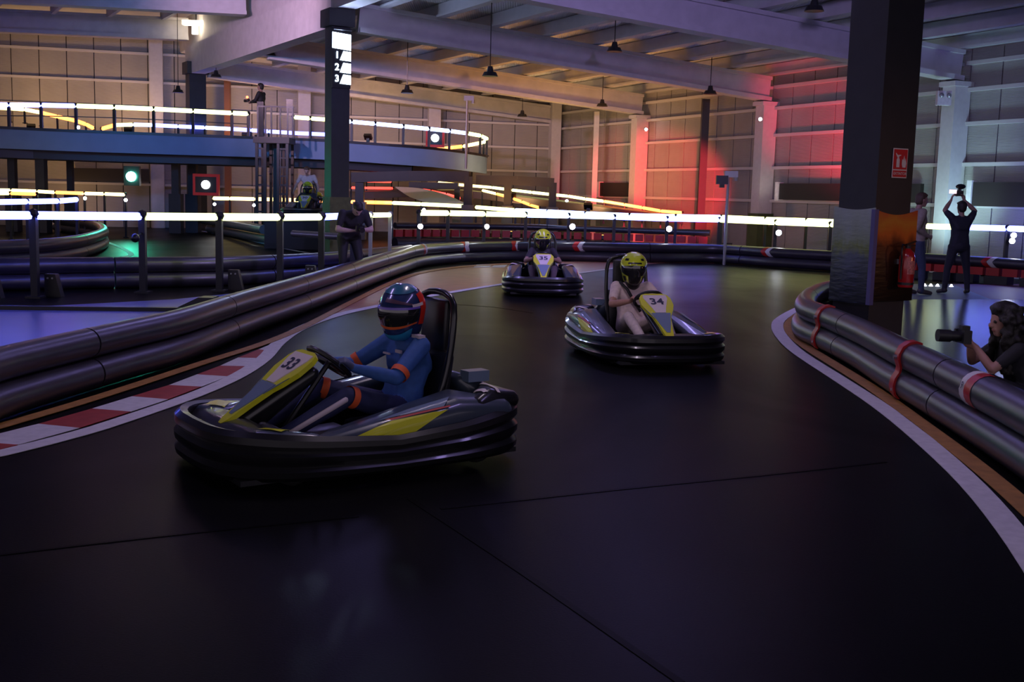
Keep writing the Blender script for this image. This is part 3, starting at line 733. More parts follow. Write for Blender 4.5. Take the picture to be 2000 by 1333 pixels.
# lit face is the one turned to the right of the picture
fc = max((er, -er, nr, -nr), key=lambda v: v.dot((CAM - sp).normalized()))
ex = Vector((-fc.y, fc.x, 0)); 
if ex.x < 0: ex = -ex
o0 = sp + fc*0.25
sb = thing('scoreboard', 'lit white scoreboard with ranks 1 2 3 on the dark pillar', 'scoreboard', (o0.x, o0.y, D(660, 165, 30).z))
M_sb = mat('scoreboard_glow', (0.9, 0.9, 0.9), 0.4, emit=(0.62, 0.78, 1.0), es=9)
def zpy(py): return D(668, py, 29.85).z
mb = MB(); c = o0 + fc*0.03; Mf = Matrix((ex, fc, Vector((0,0,1)))).transposed()
mb.box((c.x, c.y, (zpy(55)+zpy(172))/2), (0.5, 0.06, zpy(55)-zpy(172)), Mf); obj('case', mb, M_black, sb)
def sbpoly(name, uv, m=M_sb):
    pts = [o0 + fc*0.066 + ex*u + Vector((0,0,zpy(v))) for u, v in uv]
    mb = MB(); mb.prism(pts, fc*0.012); obj(name, mb, m, sb)
X = lambda px: (px - 668.0)/76.0*0.86
sbpoly('title_panel', [(X(645), 63), (X(690), 66), (X(690), 97), (X(645), 94)])
for k_, (a, b) in enumerate(((99, 117), (122, 141), (145, 163))):
    sbpoly('rank_panel', [(X(672), a), (X(690), a+1), (X(690), b+1), (X(663.5), b)])
    c = o0 + fc*0.07 + ex*X(656.5) + Vector((0, 0, zpy((a+b)/2)))
    obj('rank_number', text_mb('123'[k_], 0.24, c, ex, Vector((0,0,1)), fc, 0.012, 0.006), M_sb, sb)
mb = MB(); c = o0 + fc*0.09; mb.box((c.x, c.y, zpy(57)), (0.5, 0.14, 0.04), Mf); obj('hood', mb, M_black, sb)
lamp_light('AREA', 'scoreboard_light', o0 + fc*0.1 + Vector((0,0,zpy(80))), o0 + fc*3 + Vector((0.6, 0, zpy(40))), 60, (0.5, 0.62, 1.0), 0.5)

# ------------------------------------------------------------------ small lamps
def spot_lamp(px, py, d, label, r=0.07, s=40, c=(0.85, 0.88, 1.0)):
    p = D(px, py, d); t = thing('spot_lamp', label, 'lamp', p - Vector((0, 0, r+0.02)), group='small white spot lamps')
    dv = (CAM - p).normalized()
    mb = MB(); mb.cyl(p + dv*0.0, p - dv*0.12, r*1.15, r*0.8, 14); obj('housing', mb, M_black, t)
    mb = MB(); mb.sphere(p + dv*0.01, r, 12); obj('lens', mb, mat('lamp_white_%d' % s, (0.9, 0.9, 0.9), 0.3, emit=c, es=s), t, smooth=True)
for (px, py, d, lab) in ((1118, 443, 29.3, 'dazzling spot lamp on the far rail above the helmet of kart 35'), (1307, 447.5, 30.1, 'dazzling spot lamp above the bend straight behind kart 34'), (1521, 455, 29.6, 'dazzling spot lamp left of the banner wrapped pillar'),
                         (951, 443, 28.0, 'spot lamp at the left of the far bend rail'), (821, 442.5, 26.3, 'small spot lamp on the first post of the long rail'), (1980, 460, 25.0, 'upper of two spot lamps at the right edge'), (1977, 471, 25.0, 'lower of two spot lamps at the right edge')):
    spot_lamp(px, py, d, lab, 0.075 if px in (1118, 1307, 1521) else 0.06)
for (px, py, d, lab) in ((828, 410, 39.5, 'tiny spot lamp above the long rail start'), (1107, 393, 42, 'tiny spot lamp under the descending ramp rail'), (166, 387.5, 35.95, 'tiny spot lamp below the orange rail far left'), (245.5, 391, 35.95, 'tiny spot lamp at the end of the orange rail far left'), (419, 399, 40.8, 'tiny spot lamp left below the warm rail'), (496, 401, 40.8, 'tiny spot lamp beside the stair tower'), (153, 249, 37.9, 'tiny spot lamp on the deck edge'), (1262, 253, 42.2, 'tiny emergency lamp on the pink lit column'), (1485, 233, 35.2, 'tiny emergency lamp on the padded column')):
    spot_lamp(px, py, d, lab, 0.055, 25)
# twin emergency light on the cyan column
p = D(1843, 192, 27.9); t = thing('emergency_light', 'white twin head emergency light on the cyan lit column', 'lamp', p - Vector((0,0,0.2)))
mb = MB(); mb.box(p, (0.34, 0.14, 0.34)); obj('box', mb, M_white, t)
for dx in (-0.09, 0.09):
    mb = MB(); mb.sphere(p + Vector((dx, -0.1, 0.06)), 0.06, 10); obj('head', mb, M_steel, t, smooth=True)
# green signal
p = D(256, 345, 36.5)
t = thing('signal_lamp', 'glaring green signal lamp below the deck', 'signal', p - Vector((0,0,0.2)))
mb = MB(); mb.box(p + Vector((0, 0.12, 0.02)), (0.5, 0.16, 0.62)); obj('housing', mb, M_black, t)
mb = MB(); mb.sphere(p, 0.16, 16); obj('lens', mb, mat('green_glow', (0.8, 0.9, 0.9), 0.3, emit=(0.12, 1.0, 0.68), es=30), t, smooth=True)
lamp_light('SPOT', 'signal_light', p + Vector((0.0, -0.3, 0)), P2(325, 29.5, 0), 170, (0.04, 1.0, 0.62), 0.15, 100, 0.9, t)
# glowing marker boards with red frames
def marker_board(px, py, d, w_, h_, label):
    p = D(px, py, d); t = thing('marker_board', label, 'display', p - Vector((0, 0, h_/2)))
    mb = MB(); mb.box(p, (w_, 0.12, h_)); obj('panel', mb, M_black, t)
    fr = mat('red_glow', (0.5, 0.02, 0.02), 0.5, emit=(1, 0.05, 0.03), es=0.08)
    for sx in (-1, 1):
        mb = MB(); mb.box(p + Vector((sx*(w_/2+0.04), 0, 0)), (0.08, 0.16, h_+0.2)); obj('frame_side', mb, fr, t)
        mb = MB(); mb.box(p + Vector((0, 0, sx*(h_/2+0.05))), (w_, 0.16, 0.1)); obj('frame_bar', mb, fr, t)
    mb = MB(); mb.cyl(p + Vector((0, -0.06, 0)), p + Vector((0, -0.11, 0)), 0.15, n=18); obj('lamp_face', mb, mat('lamp_white_12', (0.9, 0.9, 0.9), 0.3, emit=(0.95, 0.97, 1), es=8), t)
    return t
marker_board(403, 361, 40, 0.75, 0.55, 'dark board with red frame and white disc under the deck')
marker_board(850, 270, 44, 0.55, 0.5, 'dark board with red frame and white disc on the upper deck')
# camera masts
def mast(px, y0, y1, d, label):
    a = D(px, y1, d); b = D(px, y0, d); z0 = a.z
    t = thing('camera_mast', label, 'mast', (a.x, a.y, z0))
    mb = MB(); mb.cyl((a.x, a.y, z0), (a.x, a.y, b.z), 0.045, 0.035, 8); obj('pole', mb, M_steel, t, smooth=True)
    mb = MB(); mb.box((a.x + 0.06, a.y, b.z), (0.34, 0.2, 0.16)); mb.cyl((a.x+0.2, a.y, b.z-0.05), (a.x+0.2, a.y, b.z-0.17), 0.06, n=10); obj('head', mb, M_steel, t)
mast(910, 192, 330, 39.5, 'slim camera mast at the end of the upper deck')
p0 = P2(1414, 29.6, 0); mast(1414, 340, proj(p0)[1], 29.6, 'slim camera mast in front of the red lit wall')
# pendant lamps
def roof_z(x, y):
    a = R(y); return 6.7 if x > a.x else 7.8
for (px, py, d, lab) in ((1590, 22, 23.5, 'pendant lamp left of the dark pillar top'), (1200, 101, 29.3, 'pendant lamp hanging in front of the scoreboard beam'), (957, 149, 28.5, 'pendant lamp hanging low in front of two beams'), (795, 182, 36, 'pendant lamp right of the scoreboard pillar'), (1387, 184, 33.5, 'pendant lamp below the beam near the padded column'), (527, 109, 37, 'pendant lamp under the ridge beam'), (422, 151, 41, 'pendant lamp right of the far dark pillar'), (348, 181, 41, 'pendant lamp left of the far dark pillar'), (1176, 208, 40.5, 'pendant lamp near the pink column beam'), (1020, 228, 45, 'pendant lamp near the far corner')):
    p = D(px, py, d); t = thing('pendant_lamp', lab + ', unlit', 'lamp', p, group='unlit black pendant lamps')
    mb = MB(); mb.cyl(p, p + Vector((0,0,0.1)), 0.2, 0.15, 16); mb.cyl(p + Vector((0,0,0.1)), p + Vector((0,0,0.24)), 0.09, 0.06, 12); obj('shade', mb, M_black, t)
    mb = MB(); mb.cyl(p + Vector((0,0,0.24)), Vector((p.x, p.y, max(roof_z(p.x, p.y), p.z + 0.5))), 0.012, n=6); obj('cord', mb, M_black, t)
# glowing T added for purlin and post in strong light at the far pillar
p = D(384, 45, 42.6); t = thing('glow_tee', 'glowing T standing for brightly lit roof parts at the far pillar', 'lamp', D(381, 66, 42.6))
M_lit_roof = mat('lit_roof_glow', (0.9, 0.9, 0.9), 0.4, emit=(1.0, 0.82, 0.55), es=9)
mb = MB(); mb.box(p, (1.0, 0.3, 0.16)); obj('bar', mb, M_lit_roof, t)
mb = MB(); q = D(381, 56, 42.6); mb.box(q - Vector((0, 0, 0.02)), (0.2, 0.16, 0.36)); obj('stem', mb, M_lit_roof, t)
mb = MB(); q2 = D(383, 42, 42.6); mb.cyl(q2, q2 + Vector((0, 0, 1.0)), 0.03, n=8); obj('hanger', mb, M_blackmetal, t)

# dark boards on the walls
def wall_board(d0, d1, z0, z1, label):
    a = W(d0) + nw*0.22; b = W(d1) + nw*0.22; mb = MB(); mb.beam(Z(a, (z0+z1)/2), Z(b, (z0+z1)/2), 0.12, z1-z0)
    t = thing('wall_board', label, 'board', Z((a+b)/2, z0), group='long dark boards fixed to the hall walls')
    obj('board', mb, mat('board_dark', (0.018, 0.015, 0.014), 0.5), t)
    mb = MB(); e = (b-a).normalized(); mb.beam(Z(a - e*0.16, (z0+z1)/2), Z(a, (z0+z1)/2), 0.2, z1-z0+0.08); obj('end_bracket', mb, M_white, t)
wall_board(35.0, 29.6, 1.75, 2.24, 'long dark board on the wall between padded column and dark pillar')
wall_board(28.0, 22.2, 1.70, 2.28, 'long dark board on the wall behind the raised camera')
wall_board(45.6, 43.5, 1.72, 2.25, 'dark board on the wall left of the pink column')
mb = MB(); p0 = D(142, 341, 44.3); p1 = D(292, 343, 44.8); mb.beam(p0, p1, 0.1, 0.5)
single('wall_board', mb, mat('board_dark', (0.018, 0.015, 0.014), 0.5), 'long dark board under the deck near the green signal', 'board')
# shuttered vents on the right wall
for (d0, z0, z1) in ((27.6, 3.0, 3.6), (25.9, 3.0, 3.6), (27.4, 4.5, 4.9)):
    pass

# ------------------------------------------------------------------ coloured wash floods, some added out of view (fixture + its light)
def flood(loc, target, energy, color, label, angle=110, size=0.25, blend=0.8, hang=0):
    loc = Vector(loc); dv = (Vector(target) - loc).normalized()
    t = thing('flood_lamp', label, 'lamp', loc - Vector((0, 0, 0.2)), group='coloured flood lamps')
    mb = MB(); M = dv.to_track_quat('Z', 'Y').to_matrix(); mb.box(loc - dv*0.1, (0.3, 0.22, 0.12), M); obj('body', mb, M_black, t)
    mb = MB(); mb.box(loc - dv*0.03, (0.24, 0.16, 0.02), M); obj('glass', mb, mat('flood_glass_%02d%02d%02d' % tuple(int(c*9) for c in color), (0.5, 0.5, 0.5), 0.3, emit=color, es=3), t)
    mb = MB(); mb.box(loc - dv*0.1 - Vector((0, 0, 0.13)), (0.12, 0.12, 0.14)); obj('bracket', mb, M_black, t)
    if hang:
        mb = MB(); q = loc - dv*0.1; mb.cyl((q.x, q.y, q.z), (q.x, q.y, hang), 0.025, n=8); obj('hanger', mb, M_black, t)
    lamp_light('SPOT', 'flood_light', loc, target, energy, color, size, angle, blend, t)
    return t
WARM = (1.0, 0.55, 0.22); VIO = (0.42, 0.3, 1.0)
WARM = (1.0, 0.56, 0.22)
for (px, py, d, tx, ty, td, en, lab) in ((250, 252, 43.2, 250, 150, 46, 200, 'left of the far dark pillar'), (60, 245, 42.0, 40, 110, 45, 200, 'at the far left'), (480, 262, 44.0, 480, 150, 46.5, 200, 'behind the stair tower'), (720, 264, 44.5, 760, 150, 47, 230, 'behind the scoreboard pillar')):
    flood(D(px, py, d), D(tx, ty, td), en, WARM, 'warm flood lamp on the upper deck ' + lab, 165)
flood(D(1000, 380, 41.0), D(1010, 200, 49), 420, WARM, 'warm flood lamp on the ramp near the far corner', 160)
flood(D(1150, 400, 39.5), D(1200, 200, 44.5), 420, WARM, 'warm flood lamp at the foot of the corner bay', 160)
flood(P2(1000, 37.0, 0.5), P2(1010, 38.5, 6.5), 650, (1.0, 0.42, 0.06), 'amber flood lamp facing the roof behind the slotted barrier', 130)
flood(P2(1180, 36.0, 0.5), P2(1200, 37.0, 6.5), 450, (1.0, 0.42, 0.06), 'amber flood lamp facing the roof before the pink column', 130)
flood(P2(1420, 32.6, 0.4), P2(1440, 37.0, 4.0), 80, (1.0, 0.4, 0.2), 'warm flood lamp under the slim mast', 150)
flood(P2(120, 42.5, 0.4), P2(150, 45.0, 2.4), 110, WARM, 'warm flood lamp under the deck at the left', 160)
flood(P2(520, 43.5, 0.4), P2(540, 46.5, 2.4), 130, WARM, 'warm flood lamp under the deck behind the stair tower', 160)
flood(P2(1409, 29.55, 2.2), P2(1305, 41.0, 1.9), 13000, (1.0, 0.04, 0.05), 'red flood lamp on the slim camera mast', 25, blend=0.45)
flood(P2(1690, 29.0, 1.3), P2(1652, 32.2, 3.0), 2200, (1.0, 0.02, 0.06), 'red flood lamp behind the dark pillar', 46)
flood(P2(1505, 34.2, 1.2), P2(1497, 35.3, 2.6), 40, (1.0, 0.9, 0.8), 'white flood lamp beside the padded column', 60)
flood(P2(1840, 26.9, 0.4), P2(1848, 28.5, 2.6), 330, (0.55, 0.95, 1.0), 'cyan flood lamp at the foot of the cyan lit column', 100)
flood(P2(1930, 25.8, 0.3), P2(1960, 27.2, 3.4), 130, (0.25, 0.3, 1.0), 'blue flood lamp behind the right barrier', 110)
flood(PNEAR + Vector((-0.75, -0.45, 5.0)), (-1.0, 27, 6.6), 1900, (0.5, 0.38, 1.0), 'unseen violet fill flood added high on the dark pillar', 150)  # unseen lamp added to tint the roof and beams violet
flood((-11.0, 24.0, 6.25), (-7.0, 34.5, 6.9), 5600, (0.9, 0.52, 0.72), 'unseen mauve fill flood added under the left roof', 52, hang=7.4)  # added out of view to brighten the ridge beam face
flood((-8.0, 21.0, 5.75), (-9, 39.5, 3.5), 2300, (0.03, 0.34, 1.0), 'unseen blue fill flood added under the left roof facing the deck', 54, hang=7.6)  # added above the view to turn the deck fascia bluer
flood((8.6, 11.0, 1.6), (4.4, 13.6, 1.2), 45, (1.0, 0.42, 0.2), 'amber flood lamp on the floor right of the dark pillar', 60)
# unseen line lamps added above the track to fill karts, lines and barriers
def fill_line_lamp(x, y, z, rz, label, energy, L=2.2, zr=7.55, col=(0.62, 0.52, 1.0)):
    t = thing('fill_line_lamp', label, 'lamp', (x, y, z), group='unseen fill lamps added over the track')
    e = Vector((math.cos(rz), math.sin(rz), 0)); c = Vector((x, y, z))
    mb = MB(); mb.beam(c - e*L/2 + Vector((0, 0, 0.06)), c + e*L/2 + Vector((0, 0, 0.06)), 0.3, 0.1); obj('housing', mb, M_black, t)
    mb = MB(); mb.beam(c - e*(L/2-0.05), c + e*(L/2-0.05), 0.26, 0.02); obj('diffuser', mb, led('P'), t)
    for s_ in (-0.36*L, 0.36*L):
        mb = MB(); q = c + e*s_; mb.cyl((q.x, q.y, z+0.1), (q.x, q.y, zr), 0.012, n=6); obj('wire', mb, M_black, t)
    d_ = bpy.data.lights.new('fill_line_light', 'AREA'); d_.shape = 'RECTANGLE'; d_.size = L - 0.1; d_.size_y = 0.25; d_.energy = energy; d_.color = col
    o = bpy.data.objects.new('fill_line_light', d_); COL.objects.link(o); o.parent = t; o.location = (0, 0, -0.03); o.rotation_euler = (0, 0, rz)
fill_line_lamp(3.4, 6.5, 5.6, 1.9, 'added violet fill lamp over the right side of the track', 22)
fill_line_lamp(0.2, 9.0, 5.7, 1.6, 'added pale fill lamp over the middle of the track', 55, col=(0.95, 0.8, 0.85))
fill_line_lamp(-4.0, 8.5, 5.8, 1.2, 'added violet fill lamp over the left barrier', 35, zr=7.3)
q = R(18.5); fill_line_lamp(q.x, q.y, 6.02, math.atan2(er.y, er.x), 'long added violet fill lamp under the near ridge beam', 60, 4.2, 6.3, (0.45, 0.42, 1.0))
fill_line_lamp(-2.6, 20.5, 6.15, 1.75, 'long added violet fill lamp left of the near ridge beam', 60, 4.2, 7.6, (0.45, 0.42, 1.0))
# ------------------------------------------------------------------ karts
M_kblack = mat('kart_black', (0.010, 0.010, 0.012), 0.28, spec=0.5, coat=0.3)
M_kgrey = mat('kart_slate', (0.045, 0.06, 0.09), 0.3, coat=0.4)
M_kslate = mat('kart_blue_grey', (0.16, 0.22, 0.32), 0.35, coat=0.3)
M_kyel = mat('kart_yellow', (0.68, 0.68, 0.02), 0.35, coat=0.3)
M_kwhite = mat('kart_white', (0.72, 0.62, 0.6), 0.4)
M_kred = mat('kart_red', (0.5, 0.02, 0.02), 0.4)
M_rubber = mat('tyre_rubber', (0.012, 0.012, 0.012), 0.7, bump=0.1)
M_ink = mat('ink', (0.02, 0.02, 0.05), 0.5)

def bvh_of(mb):
    return BVHTree.FromPolygons([Vector(v) for v in mb.v], mb.f)
def project_poly(bvh, poly, e1, e2, o, d, off=0.006, n=7):
    """polygon (u,v) on plane o,e1,e2 thrown along d onto a surface, as a gridded patch"""
    o = Vector(o); e1 = Vector(e1); e2 = Vector(e2); d = Vector(d).normalized()
    q = [Vector(p) for p in poly]; mb = MB()
    # quad patch: bilinear over 4 corners
    a, b, c, e = q; vs = []; ok = []
    for i in range(n+1):
        for j in range(n+1):
            s, t = i/n, j/n
            p = (a*(1-s)+b*s)*(1-t) + (e*(1-s)+c*s)*t
            w_ = o + e1*p.x + e2*p.y
            h = bvh.ray_cast(w_, d)
            if h[0] is None: vs.append(w_); ok.append(False)
            else: vs.append(h[0] - d*off*0.7 + h[1]*(off if h[1].dot(d) < 0 else -off)*0.6); ok.append(True)
    fs = []
    for i in range(n):
        for j in range(n):
            f = (i*(n+1)+j, (i+1)*(n+1)+j, (i+1)*(n+1)+j+1, i*(n+1)+j+1)
            if all(ok[k_] for k_ in f): fs.append(f)
    mb.add(vs, fs); return mb
def sph_patch(bvh, c, az0, az1, lo, hi, off=0.004, n=16, m=6):
    """patch on a helmet between azimuths (0 = front) and elevations lo(az)..hi(az), degrees"""
    c = Vector(c); vs = []; fs = []
    for i in range(n+1):
        az = az0 + (az1-az0)*i/n
        l = lo(az) if callable(lo) else lo; h_ = hi(az) if callable(hi) else hi
        for j in range(m+1):
            el_ = l + (h_-l)*j/m; a = math.radians(az); e = math.radians(el_)
            dv = Vector((math.sin(a)*math.cos(e), math.cos(a)*math.cos(e), math.sin(e)))
            h = bvh.ray_cast(c + dv*0.6, -dv)
            vs.append((h[0] if h[0] is not None else c + dv*0.14) + dv*off)
    for i in range(n):
        for j in range(m): fs.append((i*(m+1)+j, (i+1)*(m+1)+j, (i+1)*(m+1)+j+1, i*(m+1)+j+1))
    mb = MB(); mb.add(vs, fs); return mb

def kart(label, loc, rotz, number, name='go_kart'):
    t = thing(name, label, 'go-kart', loc, rotz, group='rental go-karts on the track', local=True)
    # wrap-around bumper: swept ribbed section
    outline = []
    key = [(0, 1.0), (0.25, 0.985), (0.43, 0.92), (0.56, 0.79), (0.635, 0.6), (0.665, 0.35), (0.67, 0.0), (0.67, -0.35), (0.655, -0.6), (0.59, -0.83), (0.44, -0.955), (0.22, -0.995), (0, -1.0)]
    pts = [Vector((x, y, 0)) for x, y in key] + [Vector((-x, y, 0)) for x, y in key[-2:0:-1]]
    cl_ = pts + [pts[0]]
    ring = smooth_path(cl_, 0.07)[:-1]
    prof = [(-0.05, 0.05), (0.0, 0.045), (0.03, 0.07), (0.035, 0.10), (0.012, 0.125), (0.035, 0.15), (0.038, 0.185), (0.012, 0.21), (0.035, 0.235), (0.032, 0.27), (0.0, 0.295), (-0.045, 0.285), (-0.05, 0.2)]
    n = len(ring); m = len(prof); vs = []; fs = []
    for i, p in enumerate(ring):
        tg = (ring[(i+1) % n] - ring[i-1]).normalized(); nn = Vector((-tg.y, tg.x, 0))
        if nn.dot(p) < 0: nn = -nn
        f = 1.0
        if p.y > 0.45: f = 1.0 + 0.14*min(1, (p.y-0.45)/0.4)
        elif p.y < -0.45: f = 1.0 + 0.22*min(1, (-0.45-p.y)/0.4)
        else: f = 0.86 + 0.14*abs(p.y)/0.45
        for (o_, z) in prof: vs.append(p + nn*o_ + Vector((0, 0, 0.03 + (z-0.03)*f)))
    for i in range(n):
        j = (i+1) % n
        for k_ in range(m): fs.append((i*m+k_, j*m+k_, j*m+(k_+1) % m, i*m+(k_+1) % m))
    mb = MB(); mb.add(vs, fs); obj('bumper', mb, M_kblack, t, smooth=True)
    mb = MB(); mb.box((0, 0.0, 0.05), (1.1, 1.85, 0.03)); obj('floor_tray', mb, M_blackmetal, t)
    # nose
    nose = MB(); nose.hull([((0.44, 0.77, 0.2), 0.11), ((-0.44, 0.77, 0.2), 0.11), ((0.2, 0.9, 0.18), 0.07), ((-0.2, 0.9, 0.18), 0.07), ((0.22, 0.72, 0.27), 0.05), ((-0.22, 0.72, 0.27), 0.05)], 14)
    nz = obj('nose', nose, M_kblack, t, smooth=True); bn = bvh_of(nose)
    for s in (-1, 1):
        obj('pinstripe', project_poly(bn, [(0.18, 0.262), (0.42, 0.25), (0.42, 0.262), (0.20, 0.274)], (s, 0, 0), (0, 0, 1), (0, 1.6, 0), (0, -1, 0), 0.006), M_kyel, nz)
        obj('pinstripe', project_poly(bn, [(0.22, 0.235), (0.30, 0.228), (0.30, 0.236), (0.22, 0.243)], (s, 0, 0), (0, 0, 1), (0, 1.6, 0), (0, -1, 0), 0.006), M_kyel, nz)
    # side pods
    for s in (-1, 1):
        pod = MB(); pod.hull([((0.56*s, 0.5, 0.20), 0.06), ((0.56*s, 0.1, 0.25), 0.085), ((0.53*s, -0.45, 0.32), 0.11), ((0.55*s, -0.78, 0.31), 0.09), ((0.40*s, -0.5, 0.40), 0.05), ((0.42*s, 0.3, 0.24), 0.04)], 14)
        po = obj('side_pod', pod, M_kgrey, t, smooth=True); bp_ = bvh_of(pod)
        # yellow flank panel, slate blade and red edge, thrown on from outside above
        dr = Vector((-s*0.75, 0, -0.66)); oo = Vector((s*1.2, 0, 0.85)); e2 = Vector((-s*0.66, 0, 0.75))
        obj('flank_panel', project_poly(bp_, [(0.42, -0.10), (-0.06, -0.10), (-0.36, 0.02), (0.02, 0.0)], (0, 1, 0), e2, oo, dr, 0.007), M_kyel, po)
        obj('flank_blade', project_poly(bp_, [(0.1, 0.02), (-0.34, 0.045), (-0.42, 0.12), (-0.12, 0.075)], (0, 1, 0), e2, oo, dr, 0.007), M_kslate, po)
        obj('flank_edge', project_poly(bp_, [(0.02, 0.003), (-0.38, 0.033), (-0.38, 0.045), (0.06, 0.015)], (0, 1, 0), e2, oo, dr, 0.009), M_kred, po)
        # wheel-arch piece at the front with yellow flash
        ar = MB(); ar.hull([((0.52*s, 0.66, 0.25), 0.07), ((0.45*s, 0.78, 0.27), 0.05), ((0.57*s, 0.5, 0.24), 0.06), ((0.34*s, 0.74, 0.27), 0.04)], 12)
        ao = obj('front_wing', ar, M_kgrey, t, smooth=True); ba = bvh_of(ar)
        obj('wing_flash', project_poly(ba, [(0.37*s, 0.67), (0.50*s, 0.58), (0.535*s, 0.68), (0.42*s, 0.77)], (1, 0, 0), (0, 1, 0), (0, 0, 1), (0, 0, -1), 0.006), M_kyel, ao)
        # rear fender
        rf = MB(); rf.hull([((0.52*s, -0.72, 0.40), 0.06), ((0.5*s, -0.9, 0.37), 0.06), ((0.35*s, -0.8, 0.41), 0.05), ((0.56*s, -0.62, 0.36), 0.06)], 12)
        ro = obj('rear_fender', rf, M_kblack, t, smooth=True); br = bvh_of(rf)
        for (y0, y1) in ((-0.66, -0.69), (-0.76, -0.785)):
            obj('fender_stripe', project_poly(br, [(0.36*s, y0), (0.56*s, y0), (0.56*s, y1), (0.36*s, y1)], (1, 0, 0), (0, 1, 0), (0, 0, 1), (0, 0, -1), 0.006), M_kwhite, ro)
    # wheels
    for (x, y, r, w_) in ((0.5, 0.6, 0.125, 0.11), (-0.5, 0.6, 0.125, 0.11), (0.5, -0.62, 0.135, 0.17), (-0.5, -0.62, 0.135, 0.17)):
        mb = MB(); mb.tube([Vector((x - w_/2, y, r)), Vector((x - w_/2 + 0.02, y, r)), Vector((x + w_/2 - 0.02, y, r)), Vector((x + w_/2, y, r))], [r*0.85, r, r, r*0.85], 20)
        wo = obj('wheel', mb, M_rubber, t, smooth=True)
        mb = MB(); mb.cyl((x - w_/2 - 0.004, y, r), (x + w_/2 + 0.004, y, r), r*0.5, n=14); obj('rim', mb, M_steel, wo)
    # seat, tall back frame and head pad
    mb = MB(); mb.hull([((0.17, -0.1, 0.16), 0.04), ((-0.17, -0.1, 0.16), 0.04), ((0.2, -0.5, 0.16), 0.05), ((-0.2, -0.5, 0.16), 0.05)], 8); obj('seat', mb, M_black, t, smooth=True)
    mb = MB(); mb.hull([((0.2, -0.56, 0.2), 0.04), ((-0.2, -0.56, 0.2), 0.04), ((0.19, -0.62, 0.62), 0.04), ((-0.19, -0.62, 0.62), 0.04)], 8); obj('backrest', mb, M_black, t, smooth=True)
    hp = smooth_path([Vector(p) for p in [(-0.23, -0.52, 0.3), (-0.235, -0.6, 0.6), (-0.225, -0.64, 0.88), (-0.17, -0.65, 1.0), (0, -0.65, 1.03), (0.17, -0.65, 1.0), (0.225, -0.64, 0.88), (0.235, -0.6, 0.6), (0.23, -0.52, 0.3)]], 0.06)
    mb = MB(); mb.tube(hp, 0.022, 10); obj('back_hoop', mb, M_kblack, t, smooth=True)
    mb = MB(); mb.hull([((0.13, -0.63, 0.62), 0.025), ((-0.13, -0.63, 0.62), 0.025), ((0.13, -0.645, 0.96), 0.025), ((-0.13, -0.645, 0.96), 0.025)], 8); obj('head_pad', mb, M_black, t, smooth=True)
    # engine cover with lamp at the back
    mb = MB(); mb.hull([((0.22, -0.82, 0.36), 0.1), ((-0.22, -0.82, 0.36), 0.1), ((0.2, -0.72, 0.46), 0.05), ((-0.2, -0.72, 0.46), 0.05)], 12); ec = obj('engine_cover', mb, M_kgrey, t, smooth=True)
    mb = MB(); mb.box((0.27, -0.78, 0.5), (0.1, 0.16, 0.07)); obj('battery_box', mb, M_kslate, ec)
    mb = MB(); mb.box((-0.27, -0.78, 0.5), (0.1, 0.16, 0.07)); obj('battery_box', mb, M_kslate, ec)
    mb = MB(); mb.box((0.0, -1.0, 0.33), (0.5, 0.03, 0.04)); obj('tail_light', mb, M_kred, ec)
    # steering
    sc_ = Vector((0, 0.13, 0.61)); ax = Vector((0, -0.62, 0.78)).normalized(); x = Vector((1, 0, 0)); y = ax.cross(x)
    mb = MB(); mb.tube([sc_ + (x*math.cos(a) + y*math.sin(a))*0.15 for a in [2*math.pi*i/24 for i in range(24)]], 0.017, 8, closed=True)
    for a in (0.2, math.pi-0.2, -math.pi/2): mb.cyl(sc_, sc_ + (x*math.cos(a) + y*math.sin(a))*0.15, 0.012, n=6)
    obj('steering_wheel', mb, M_black, t, smooth=True)
    mb = MB(); mb.cyl(sc_, (0, 0.5, 0.12), 0.018, n=8); obj('steering_column', mb, M_blackmetal, t)
    for s in (-1, 1):
        mb = MB(); mb.box((0.14*s, 0.7, 0.2), (0.07, 0.02, 0.14)); obj('pedal', mb, M_steel, t)
    mb = MB(); mb.hull([((0.1, 0.05, 0.14), 0.06), ((-0.1, 0.05, 0.14), 0.06), ((0.06, 0.4, 0.14), 0.05), ((-0.06, 0.4, 0.14), 0.05)], 8); obj('fuel_tank', mb, M_black, t, smooth=True)
    # sloping number panel
    p0 = Vector((0, 0.84, 0.29)); p1 = Vector((0, 0.27, 0.685)); e2 = (p1-p0); Lp = e2.length; e2.normalize(); e1 = Vector((-1, 0, 0)); nn = e1.cross(e2)
    W_ = [(0, 0.02), (0.06, 0.045), (0.3, 0.07), (0.5, 0.10), (0.58, 0.135), (0.74, 0.175), (0.9, 0.17), (0.97, 0.14), (1.0, 0.09)]
    def slab(name, left, right, th, lift, m_, par):
        pts_ = [p0 + e2*(t_*Lp) + e1*w_ for t_, w_ in left] + [p0 + e2*(t_*Lp) + e1*w_ for t_, w_ in right]
        mb = MB(); mb.prism([q + nn*lift for q in pts_], nn*th); return obj(name, mb, m_, par)
    pan = slab('number_panel', [(a, -b) for a, b in W_], [(a, b) for a, b in W_[::-1]], 0.03, -0.03, M_kyel, t)
    body = MB(); body.hull([((0, 0.78, 0.23), 0.05), ((0.1, 0.3, 0.56), 0.05), ((-0.1, 0.3, 0.56), 0.05), ((0.03, 0.6, 0.3), 0.05), ((-0.03, 0.6, 0.3), 0.05)], 10); obj('panel_body', body, M_kblack, t, smooth=True)
    slab('slate_insert', [(0.12, -0.018), (0.3, -0.058), (0.55, -0.102)], [(0.55, 0.102), (0.3, 0.058), (0.12, 0.018)], 0.006, 0.0, M_kslate, pan)
